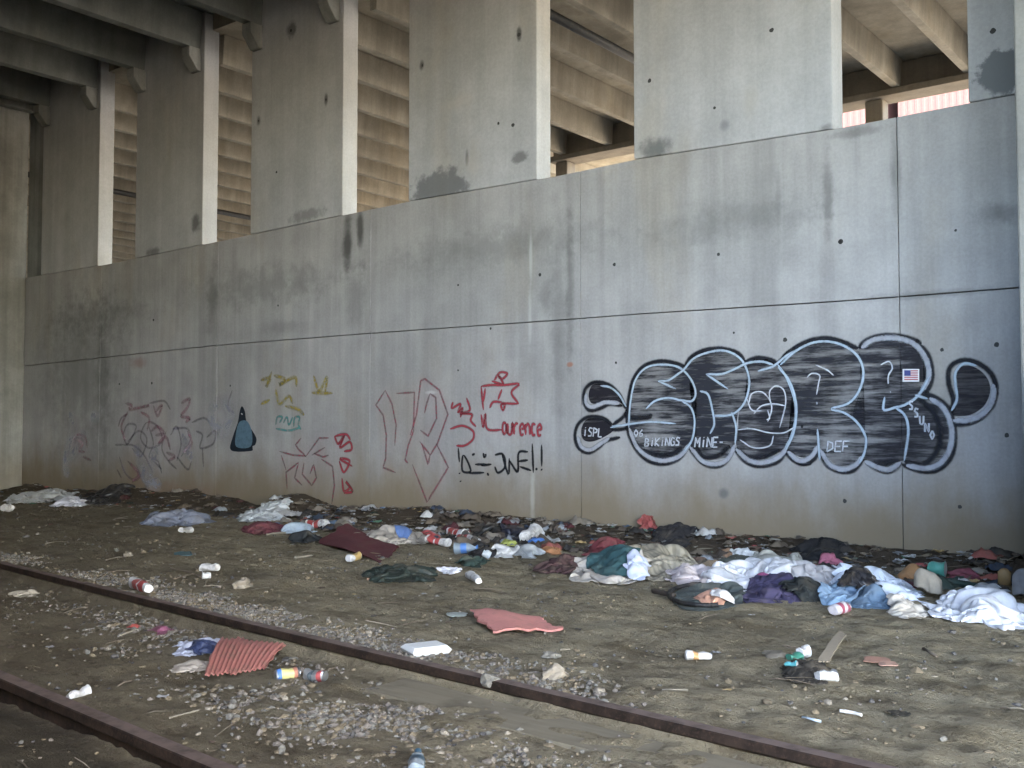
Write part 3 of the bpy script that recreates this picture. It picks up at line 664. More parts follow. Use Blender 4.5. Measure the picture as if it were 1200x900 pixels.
yl = [V5((250,205),(300,195),(280,240),(310,160)), V5((320,180),(380,200),(350,230),(430,190),(440,240)), V5((530,180),(560,260),(600,190),(590,270)), V5((520,270),(630,275)), V5((330,250),(350,330),(400,290),(420,330)), V5((380,340),(450,360),(480,390)), V5((250,330),(300,310))]
strokes('yellow_scrawl', yl, 0.075, P_yel, g6, -0.004)
te = [V5((330,440),(340,400),(365,400),(350,430)), V5((370,430),(390,400),(400,440),(420,400)), V5((425,450),(430,405),(455,400),(450,440),(465,465)), V5((330,460),(400,470),(460,455))]
strokes('teal_scrawl', te, 0.05, P_teal, g6, -0.0045)
g7 = group_part('painted_figure', 'painted dark hooded shape with a blue grey front on the left of the wall', 286, 508)
M_fig = spray_mat('paint_dark_navy', (0.010, 0.016, 0.026), 0.97, 0.1, soft=False); M_figb = spray_mat('paint_blue_grey', (0.13, 0.22, 0.29), 0.9, 0.3, soft=False)
fillpoly('dark_shape', V5((95,575),(105,500),(130,430),(140,370),(152,342),(168,370),(175,420),(200,460),(228,510),(222,545),(205,555),(202,578)), -0.004, M_fig, g7)
fillpoly('front', V5((122,555),(122,480),(140,425),(180,422),(205,480),(198,555)), -0.0048, M_figb, g7)
strokes('eye', [V5((148,380),(156,386))], 0.03, P_white, g7, -0.0055)
g8 = group_part('faded_graffiti', 'faded purple and pink scribble on the dark left part of the wall', 190, 515)
pu = [V4((600,470),(650,420),(690,460),(660,540),(620,500)), V4((690,380),(660,450),(700,500),(760,470),(740,400),(690,380)), V4((780,420),(760,500),(790,560),(830,600)), V4((560,540),(590,620),(640,650),(680,600)), V4((900,380),(960,360),(1000,400)), V4((640,580),(680,660),(740,640)), V4((830,540),(880,600),(900,560)), V4((555,400),(570,360),(600,340)), V4((580,440),(600,390),(640,400),(600,480),(580,440)), V4((580,485),(630,490),(680,540),(720,620)), V4((700,400),(720,480),(700,540),(740,560),(760,620)), V4((800,440),(830,400),(850,480),(830,560)), V4((810,410),(880,410),(890,470),(850,540)), V4((700,290),(770,280),(800,320)), V4((920,420),(950,440),(940,500),(1000,480),(1010,420),(970,450)), V4((950,500),(955,590)), V4((540,485),(580,485)), V4((1090,230),(1070,300),(1100,340)), V4((550,600),(570,640)), V4((720,560),(760,600))]
strokes('purple_line', pu, 0.05, P_purp, g8, -0.004)
pk = [V4((600,330),(570,400),(590,470)), V4((660,330),(700,360),(690,420)), V4((740,480),(780,450),(800,510)), V4((880,420),(900,480),(860,520)), V4((600,560),(650,620),(620,660)), V4((340,480),(360,440),(400,450),(410,500)), V4((590,290),(620,300),(610,320),(700,300),(660,310)), V4((720,300),(740,350),(760,300),(730,330)), V4((850,290),(890,270),(880,310),(850,350),(890,360),(870,380)), V4((710,420),(740,400),(770,430),(730,440)), V4((360,460),(390,480),(370,510),(400,520)), V4((390,540),(430,560)), V4((780,520),(820,540),(790,560))]
strokes('pink_line', pk, 0.075, P_pink, g8, -0.0045)
pw = [V4((330,330),(340,420),(300,560)), V4((400,420),(350,520),(310,560),(320,640)), V4((430,340),(460,380)), V4((1010,300),(1050,290),(1080,340),(1070,400),(1030,420),(1000,360),(1010,300)), V4((640,480),(660,560),(700,690)), V4((740,500),(700,640),(760,680)), V4((860,430),(900,560))]
strokes('pale_wash', pw, 0.30, P_pale, g8, -0.005)

# ================================================================== RAILS
def rust_mat():
    t = NT('rusty_steel'); p = t.pos()
    n1 = t.noise(p, 9, 5, 0.65); n2 = t.noise(p, 70, 3, 0.6)
    col = t.mix(t.range(n1, 0.35, 0.65, 0, 1), (0.022, 0.016, 0.013), (0.056, 0.037, 0.028))
    col = t.mix(t.range(n2, 0.5, 0.7, 0, 0.5), col, (0.10, 0.06, 0.042))
    geo = t.n('ShaderNodeNewGeometry'); up = t.range(t.sep(geo.outputs['Normal'])[2], 0.85, 1.0, 0, 0.85)
    col = t.mix(t.math('MULTIPLY', up, t.range(n1, 0.3, 0.6, 0.4, 1)), col, (0.24, 0.18, 0.155))
    t.bump(n2, 0.3, 0.003); return t.done(col, 0.6, 0.35)
M_rust = rust_mat()
prof = [(-0.036,-0.004),(-0.030,0.0),(0.030,0.0),(0.036,-0.004),(0.037,-0.034),(0.030,-0.042),(0.010,-0.052),(0.008,-0.125),(0.02,-0.14),(0.070,-0.152),(0.070,-0.165),(-0.070,-0.165),(-0.070,-0.152),(-0.02,-0.14),(-0.008,-0.125),(-0.010,-0.052),(-0.030,-0.042),(-0.037,-0.034)]
def rail(fn, x0, x1, label):
    xs = np.linspace(x0, x1, 90); ys = fn(xs); V, F = [], []
    T = np.gradient(ys, xs); n = len(prof)
    for i in range(len(xs)):
        tl = math.hypot(1, T[i]); nx_, ny_ = -T[i] / tl, 1 / tl
        for a, b in prof: V.append((xs[i] + nx_ * a, ys[i] + ny_ * a, b + 0.006))
        if i: F += [((i-1)*n + k, (i-1)*n + (k+1) % n, i*n + (k+1) % n, i*n + k) for k in range(n)]
    F += [tuple(range(n)), tuple(range(len(V) - n, len(V)))[::-1]]
    return mesh('railway_rail', V, F, M_rust, loc=(-4, float(fn(np.array(-4.0))), -0.16), label=label, cat='rail', group='rails of the track')
rail(rail1, -17.3, 5.0, 'rusty rail crossing the whole foreground beside the gravel')
rail(rail2, -17.3, 5.0, 'near rail cutting the bottom left corner, dark and half buried')
# weathered timber beside the rail at lower right
def timber_mat():
    t = NT('muddy_timber'); p = t.pos()
    n = t.noise(t.scale(p, (1.2, 14, 14)), 2.0, 5, 0.65); m = t.noise(p, 4, 5, 0.6)
    col = t.mix(n, (0.15, 0.125, 0.085), (0.26, 0.225, 0.16)); col = t.mix(t.range(m, 0.5, 0.7, 0, 0.6), col, (0.11, 0.09, 0.06))
    t.bump(n, 0.5, 0.008); return t.done(col, 0.9)
M_tim = timber_mat()
def timber(xa, xb, da, db, z, label):
    xs = np.linspace(xa, xb, 24); V = []; F = []
    rnd = random.Random(int(-xa * 10))
    for i, x in enumerate(xs):
        y0 = float(rail1(x))
        e = rnd.uniform(-.008, .008)
        for d, zz in ((da, z), (db + e, z - 0.004), (db + e, z - 0.14), (da, z - 0.14)): V.append((x, y0 + d, zz + 0.006 * mnoise.noise(Vector((x * 3, d * 9, 0)))))
        if i: F += [((i-1)*4 + k, (i-1)*4 + (k+1) % 4, i*4 + (k+1) % 4, i*4 + k) for k in range(4)]
    F += [(0, 1, 2, 3), tuple(range(len(V) - 4, len(V)))[::-1]]
    mesh('buried_timber', V, F, M_tim, loc=(xa, float(rail1(xa)), z - 0.1), label=label, cat='timber')
timber(-3.35, -0.8, -0.075, -0.33, -0.058, 'half buried muddy guard timber along the rail at lower right')

# ================================================================== STONES, TWIGS, SCRAPS
def ico():
    bm = bmesh.new(); bmesh.ops.create_icosphere(bm, subdivisions=1, radius=1); v, f = bm_vf(bm); return np.array(v), np.array(f)
IV0, IF0 = ico()
def ico2():
    bm = bmesh.new(); bmesh.ops.create_icosphere(bm, subdivisions=3, radius=1); v, f = bm_vf(bm); return np.array(v), np.array(f)
def stones(name, pts, sizes, cols_idx, mats, seed, kind='stuff', sink=0.25):
    rng = np.random.default_rng(seed); n = len(pts); IV, IF = (IV0, IF0)
    if n == 1:
        IV, IF = ico2(); IV = np.array([Vector(q) * (0.95 + 0.5 * mnoise.noise(Vector(q) * 1.3 + Vector((seed, 0, 0))) + 0.12 * mnoise.noise(Vector(q) * 4 + Vector((seed, 5, 0)))) for q in IV])
    ang = rng.uniform(0, 2 * math.pi, n); c, s = np.cos(ang), np.sin(ang)
    sc = np.stack([rng.uniform(0.7, 1.3, n), rng.uniform(0.6, 1.1, n), rng.uniform(0.4, 0.8, n)], 1) * sizes[:, None]
    V = IV[None] * (rng.uniform(0.72, 1.2, (n, len(IV), 1)) if n > 1 else 1.0) * sc[:, None, :]
    x = V[..., 0] * c[:, None] - V[..., 1] * s[:, None]; y = V[..., 0] * s[:, None] + V[..., 1] * c[:, None]
    V = np.stack([x + pts[:, 0:1], y + pts[:, 1:2], V[..., 2] + pts[:, 2:3] + (sc[:, 2] * (1 - 2 * sink))[:, None]], -1)
    F = (IF[None] + (np.arange(n) * len(IV))[:, None, None]).reshape(-1, 3)
    return mesh(name, V.reshape(-1, 3), F, mats, midx=np.repeat(cols_idx, len(IF)), kind=kind)
def stone_mat(name, rgb):
    t = NT(name); p = t.pos(); n = t.noise(p, 40, 4, 0.7)
    col = t.mul(rgb, t.mix(n, (0.6, 0.6, 0.6), (1.3, 1.3, 1.3))); t.bump(n, 0.4, 0.004); return t.done(col, 0.9)
SM = [stone_mat('stone_grey', (0.195, 0.18, 0.15)), stone_mat('stone_pinkish', (0.20, 0.17, 0.14)), stone_mat('stone_pale', (0.28, 0.24, 0.185)), stone_mat('stone_brown', (0.19, 0.15, 0.098)), stone_mat('stone_dark', (0.11, 0.10, 0.09))]
rng = np.random.default_rng(7)
def scatter(n, xr, dens):
    P = []
    while sum(len(p) for p in P) < n:
        x = rng.uniform(xr[0], xr[1], 20000); y = rng.uniform(-8.6, -0.05, 20000)
        k = rng.random(20000) < dens(x, y); P.append(np.stack([x[k], y[k]], 1))
    p = np.concatenate(P)[:n]; return np.column_stack([p, gz(p[:, 0], p[:, 1])])
def d_ballast(x, y):
    d = y - rail1(x); pat = np.clip(fbm(x, y, 0.9, 3, 31) * 2 + 0.75, 0, 1)
    a = smooth(0.04, 0.08, d) * smooth(0.5, 0.08, d) * smooth(-2.0, -3.0, x) * smooth(-10, -7.5, x) * 0.8
    q = np.exp(-(((x + 3.25) / 0.75) ** 2 + ((d + 0.62) / 0.24) ** 2))
    e = 0.5 * np.exp(-(((x + 5.0) / 1.6) ** 2 + ((d + 0.35) / 0.22) ** 2))
    return np.clip(a + 1.2 * q + e, 0, 1) * pat * (np.abs(d) > 0.05) * (y > -8.0)
bp = scatter(11000, (-14, -0.5), d_ballast)
ball = stones('ballast_gravel', bp, np.minimum(rng.gamma(2.0, 0.0030, len(bp)) + 0.0035, 0.02), rng.choice(5, len(bp), p=[.28, .27, .10, .25, .10]), SM, 1, sink=0.36)
def d_any(x, y):
    d1 = np.abs(y - rail1(x)); d2 = np.abs(y - rail2(x))
    return (0.25 + np.clip(fbm(x, y, 0.8, 3, 41) * 1.8, 0, 1)) * (d1 > 0.06) * (d2 > 0.06)
pp = scatter(15000, (-17, 0.2), d_any)
peb = stones('pebbles', pp, rng.gamma(1.8, 0.0030, len(pp)) + 0.003, rng.choice(5, len(pp), p=[.06, .06, .05, .58, .25]), SM, 2, sink=0.48)
# larger single stones
for i, (u, v, wpx, mi, lab) in enumerate([(285,690,22,2,'pale stone on the gravel above the rail'), (150,652,14,2,'small pale stone in the dirt left of the cup on the rail'), (645,770,20,0,'grey stone at the gravel edge below the red sheet'),
        (575,802,22,0,'grey lump of stone by the rail at centre'), (650,795,34,2,'broad pale stone touching the rail'), (702,812,18,2,'pale stone against the rail right of the broad one'), (520,862,12,2,'bright pale stone at the bottom of the gravel patch')]):
    p = G(u, v); r = wpx / 1200 * (p - CAM).length / 2
    o = stones('rock', np.array([[p.x, p.y, p.z]]), np.array([r]), np.array([0]), [SM[mi]], 50 + i, None, 0.3)
    o['label'] = lab; o['category'] = 'stone'
# twigs
tw = []
M_twig = plain_mat((0.16, 0.12, 0.08), 0.9, 0.1); M_twig2 = plain_mat((0.27, 0.225, 0.155), 0.9, 0.1)
TP = scatter(480, (-16, 0), lambda x, y: 0.15 + 0.85 * smooth(-1.6, -0.4, y))
V, F, MI = [], [], []
for p in TP:
    if min(abs(p[1] - float(rail1(p[0]))), abs(p[1] - float(rail2(p[0])))) < 0.1: continue
    L = random.uniform(0.02, 0.11); a = random.gauss(0, 0.9); r = random.uniform(0.0015, 0.004)
    d = Vector((math.cos(a), math.sin(a), random.uniform(-.1, .25))) * L; c = Vector(p) + Vector((0, 0, 0.012))
    a_, b_ = tube_vf([c - d, c + Vector((0, 0, random.uniform(0, .01))), c + d], [r, r, r * .5], 4); k = len(V); V += a_; F += [tuple(i + k for i in q) for q in b_]; MI += [random.random() < .4] * len(b_)
mesh('twigs', V, F, [M_twig, M_twig2], midx=MI, kind='stuff')
# shreds of paper, plastic and leaves lying thickest along the foot of the wall
SCR = [(0.42,0.41,0.39),(0.22,0.17,0.11),(0.13,0.085,0.055),(0.28,0.25,0.19),(0.12,0.10,0.08),(0.40,0.08,0.07),(0.10,0.16,0.26),(0.09,0.19,0.12),(0.45,0.30,0.10),(0.22,0.22,0.22)]
SCM = [cloth_mat(c, 0.8, 0.3, False) for c in SCR]
SP = scatter(1700, (-17, -1.9), lambda x, y: 0.012 + smooth(-1.25, -0.5, y) * (0.3 + 0.7 * smooth(-10.5, -8.5, x)) * (0.4 + np.clip(fbm(x, y, 1.2, 2, 77) * 3, 0, 1)))
V, F, MI = [], [], []
rr = random.Random(5)
for p in SP:
    d1 = p[1] - float(rail1(p[0]))
    if abs(d1) < .09: continue
    near = p[1] > -1.4
    s = rr.uniform(0.012, 0.05) * (1.0 if near else 0.5); a = rr.uniform(0, 6.28); n = 3
    k = len(V); mi = rr.choices(range(10), [3, 7, 8, 4, 8, 1.2, 1.2, 1.2, .8, 4])[0] if near else rr.choices(range(10), [3, 4, 5, 4, 3, .3, .2, .2, .3, 1])[0]
    asp = rr.uniform(0.4, 1)
    for j in range(4):
        for i in range(4):
            fx, fy = (i - 1.5) / 1.5 * s, (j - 1.5) / 1.5 * s * asp
            z = p[2] + 0.006 + s * rr.uniform(0, 0.55 if near else 0.3)
            V.append((p[0] + fx * math.cos(a) - fy * math.sin(a), min(p[1] + fx * math.sin(a) + fy * math.cos(a), -0.015), z))
    for j in range(3):
        for i in range(3): F.append((k + j*4 + i, k + j*4 + i + 1, k + j*4 + 5 + i, k + j*4 + 4 + i)); MI.append(mi)
mesh('litter_shreds', V, F, SCM, midx=MI, kind='stuff')

# tangled rubbish trodden into one band along the foot of the wall
BND = [(0.04,0.035,0.032),(0.10,0.075,0.055),(0.17,0.13,0.09),(0.26,0.22,0.17),(0.48,0.47,0.45),(0.10,0.025,0.03),(0.05,0.07,0.11),(0.035,0.055,0.04),(0.30,0.32,0.34),(0.38,0.10,0.07)]
BM = [cloth_mat(c, 0.75, 0.4, False) for c in BND]
def d_band(x, y):
    edge_ = -0.95 - 0.35 * smooth(-9.5, -7.5, x) - 0.25 * smooth(-4.5, -3, x) + 0.5 * fbm(x, y * 0, 0.8, 2, 91)
    return smooth(edge_ - 0.25, edge_ + 0.25, y) * (0.10 + 0.9 * smooth(-12.0, -10.0, x)) * (1 - 0.45 * smooth(-6.2, -5.4, x)) * (0.25 + np.clip(fbm(x, y, 1.6, 2, 93) * 3 + .3, 0, 1))
BP = scatter(400, (-15.5, -1.2), d_band)
V, F, MI = [], [], []
for p in BP:
    s = rr.choice((0.035, 0.05, 0.07, 0.10)) * rr.uniform(.8, 1.2); a = rr.uniform(0, 6.28); N_ = 8; k = len(V); asp = rr.uniform(.45, 1); sx_ = rr.uniform(0, 99)
    mi = rr.choices(range(10), [9, 8, 7, 5, 4.5, 2, 2.5, 2.5, 2.5, 1])[0]
    for j in range(N_):
        for i in range(N_):
            fx, fy = (i / (N_ - 1) - .5) * 2, (j / (N_ - 1) - .5) * 2
            wv = 1 + 0.35 * mnoise.noise(Vector((fx * 1.5 + sx_, fy * 1.5, 1)))
            hh = s * (0.55 * (1 - max(abs(fx), abs(fy)) ** 3) * (0.6 + mnoise.noise(Vector((fx * 1.2, fy * 1.2, sx_)))) + 0.5 * abs(mnoise.noise(Vector((fx * 2.2 + sx_, fy * 2.2, 3)))))
            X_ = p[0] + (fx * math.cos(a) - fy * asp * math.sin(a)) * s * wv; Y_ = p[1] + (fx * math.sin(a) + fy * asp * math.cos(a)) * s * wv
            V.append((X_, min(Y_, -0.02), p[2] + 0.004 + max(hh, -0.01)))
    for j in range(N_ - 1):
        for i in range(N_ - 1): F.append((k + j*N_ + i, k + j*N_ + i + 1, k + (j+1)*N_ + i + 1, k + (j+1)*N_ + i)); MI.append(mi)
mesh('rubbish', V, F, BM, midx=MI, smooth_=True, kind='stuff')

# ================================================================== CLOTHES AND RUBBISH
HX0, HY0, HS = -18.5, -8.2, 0.02
hny, hnx = int(8.3 / HS), int(20 / HS)
_hx, _hy = np.meshgrid(HX0 + HS * np.arange(hnx), HY0 + HS * np.arange(hny))
HM = gz(_hx, _hy)
def hget(x, y):
    i = np.clip(((np.asarray(x) - HX0) / HS), 0, hnx - 2); j = np.clip(((np.asarray(y) - HY0) / HS), 0, hny - 2)
    i0, j0 = i.astype(int), j.astype(int); fx, fy = i - i0, j - j0
    return (HM[j0, i0] * (1 - fx) + HM[j0, i0 + 1] * fx) * (1 - fy) + (HM[j0 + 1, i0] * (1 - fx) + HM[j0 + 1, i0 + 1] * fx) * fy
def heap(name, label, cat, box, mat, h=0.12, style='crumple', seed=0, n=20):
    """cloth let down on the ground and on what already lies there (small position-based cloth solver)"""
    u0, v0, u1, v1 = box; uc = (u0 + u1) / 2
    P = G(uc, v1); Hd = Vector((P.x - CAM.x, P.y - CAM.y)); d = Hd.length; dirf = Hd / d; dirr = Vector((dirf.y, -dirf.x))
    dep = (P - CAM).dot(_F); W2 = (u1 - u0) / 2400 * dep; eh = CAM_H - P.z; vt = v0 - 500
    bmin, bmax = 0.28 * W2, 1.7 * W2
    b = ((eh - h * 0.75) * 1200 / max(vt, 1) - dep) * 0.55
    if b < bmin or b > bmax:
        b = min(max(b, bmin), bmax); h = min(max(0.02, (eh - vt * (dep + b * 1.4) / 1200) * 1.05), 0.22)
    if u0 > 655: h *= 1.05
    bumpf, comp, nz = {'crumple': (0.46, 0.52, 1.3), 'sheet': (0.40, 0.60, 1.1), 'flat': (0.25, 0.86, 0.5), 'bag': (0.75, 0.72, 0.9), 'ball': (0.95, 0.93, 0.2)}[style]
    cen = Vector((P.x, P.y)) + dirf * b
    rg = np.random.default_rng(seed * 17 + 3)
    asp = min(max(b / W2, 0.5), 1.0); m = max(8, int(n * (0.55 + 0.45 * asp)))
    S_, T_ = np.meshgrid(np.linspace(-1, 1, n), np.linspace(-1, 1, m))
    k = 0.9 if style == 'ball' else 0.62
    sx = S_ * ((1 - k) + k * np.sqrt(1 - T_ ** 2 / 2)); sy = T_ * ((1 - k) + k * np.sqrt(1 - S_ ** 2 / 2))
    am = 0.05 if style == 'ball' else 0.30
    sx2 = sx + am * 1.5 * fbm(sx + seed * 3.3, sy, 1.1, 2, seed); sy2 = sy + am * 1.5 * fbm(sx, sy + seed * 5.1, 1.1, 2, seed + 50)
    lx, ly = sx2 * W2, sy2 * b
    R2 = np.stack([lx, ly], -1) / comp
    X = np.zeros((m, n, 3))
    X[..., 0] = cen.x + dirr.x * lx + dirf.x * ly; X[..., 1] = np.minimum(cen.y + dirr.y * lx + dirf.y * ly, -0.03)
    def support(x, y):
        rx = (x - cen.x) * dirr.x + (y - cen.y) * dirr.y; ry = (x - cen.x) * dirf.x + (y - cen.y) * dirf.y
        rho = np.sqrt((rx / W2) ** 2 + (ry / b) ** 2)
        if style == 'ball': bp_ = np.sqrt(np.clip(1 - rho ** 2.4, 0, 1))
        else: bp_ = smooth(1.0, 0.45, rho) * np.clip(0.62 + 1.5 * fbm(rx + seed, ry - seed, 1.6 / max(W2, .12), 2, seed + 9), 0.05, 1.2)
        return hget(x, y) + bumpf * h * bp_
    X[..., 2] = support(X[..., 0], X[..., 1]) + 0.01 + h * 0.35 + nz * h * 0.55 * fbm(lx * 1.0 + seed, ly, 4.5 / max(W2, .15), 3, seed + 4) * 1.4
    prev = X.copy()
    def L(di, dj):
        A_ = R2[:m - dj if dj else m, :n - di if di else n]; B_ = R2[dj:, di:]; return np.linalg.norm(B_ - A_, axis=-1)
    L10, L01, L20, L02 = L(1, 0), L(0, 1), L(2, 0), L(0, 2)
    LD1 = L(1, 1); LD2 = np.linalg.norm(R2[1:, :-1] - R2[:-1, 1:], axis=-1)
    def con(a_, b_, l, st):
        dd = b_ - a_; ln = np.sqrt((dd * dd).sum(-1)) + 1e-9
        c = (0.5 * st * (ln - l) / ln)[..., None] * dd; a_ += c; b_ -= c
    g_ = 0.0011
    for it in range(75):
        vel = (X - prev) * 0.90; prev = X.copy(); X = X + vel; X[..., 2] -= g_
        for _ in range(2):
            for o in (0, 1):
                e = (n - o) // 2 * 2; q = X[:, o:o + e]; 
                if e: con(q[:, 0::2], q[:, 1::2], L10[:, o:o + e:2][:, :e // 2], 0.9)
                e = (m - o) // 2 * 2; q = X[o:o + e]
                if e: con(q[0::2], q[1::2], L01[o:o + e:2][:e // 2], 0.9)
            con(X[:-1, :-1], X[1:, 1:], LD1, 0.22); con(X[1:, :-1], X[:-1, 1:], LD2, 0.22)
            con(X[:, :-2], X[:, 2:], L20, 0.12); con(X[:-2], X[2:], L02, 0.12)
        fl_ = support(X[..., 0], X[..., 1]) + 0.005
        t_ = X[..., 2] < fl_ + 0.002
        X[..., 2] = np.maximum(X[..., 2], fl_)
        X[..., :2] = np.where(t_[..., None], prev[..., :2] + 0.12 * (X[..., :2] - prev[..., :2]), X[..., :2])
        X[..., 1] = np.minimum(X[..., 1], -0.022)
        top_ = support(X[..., 0], X[..., 1]) + h * (1.15 - bumpf) + 0.015
        X[..., 2] = np.minimum(X[..., 2], top_)
    # edges settle down
    E = np.zeros((m, n), bool); E[0] = E[-1] = True; E[:, 0] = E[:, -1] = True
    flo = hget(X[..., 0], X[..., 1]); X[..., 2] = np.where(E, flo + np.minimum(X[..., 2] - flo, 0.25 * h) * 0.6 + 0.003, X[..., 2])
    V = X.reshape(-1, 3); I = np.arange(m * n).reshape(m, n)
    F = np.stack([I[:-1, :-1], I[:-1, 1:], I[1:, 1:], I[1:, :-1]], -1).reshape(-1, 4)
    # remember it as something the next cloth may lie on
    ii = np.clip(np.round((V[:, 0] - HX0) / HS).astype(int), 2, hnx - 3); jj = np.clip(np.round((V[:, 1] - HY0) / HS).astype(int), 2, hny - 3)
    for a_ in (-1, 0, 1):
        for b_ in (-1, 0, 1): np.maximum.at(HM, (jj + a_, ii + b_), V[:, 2] - 0.006)
    base = (cen.x, min(cen.y, -0.05), gz1(cen.x, min(cen.y, -0.05)))
    o = mesh(name, V, F, mat, smooth_=True, loc=base, label=label, cat=cat)
    md = o.modifiers.new('thickness', 'SOLIDIFY'); md.thickness = 0.004; md.offset = 1
    if n > 14:
        md = o.modifiers.new('smooth', 'SUBSURF'); md.levels = md.render_levels = 1
    return o

CL = lambda r, g_, b_, d=0.35: cloth_mat((r, g_, b_), 0.95, d)
PB = lambda r, g_, b_: plain_mat((r, g_, b_), 0.38, 0.2, spec=0.5)
def stripe_mat():
    t = NT('striped_khaki'); p = t.pos(); x, y, z = t.sep(p)
    q = t.math('ADD', t.math('MULTIPLY', x, 0.55), t.math('ADD', t.math('MULTIPLY', y, 0.9), t.math('MULTIPLY', t.noise(p, 5, 2), 0.10)))
    st = t.range(t.math('SINE', t.math('MULTIPLY', q, 120.0)), -0.4, 0.7, 0, 1)
    col = t.mix(st, (0.35, 0.31, 0.235), (0.26, 0.228, 0.17)); col = t.mix(t.range(t.noise(p, 6, 5, .65), .5, .7, 0, .4), col, (0.13, 0.105, 0.075))
    t.bump(t.noise(p, 150, 2), 0.25, 0.003); return t.done(col, 0.95)
STRIPE = stripe_mat()
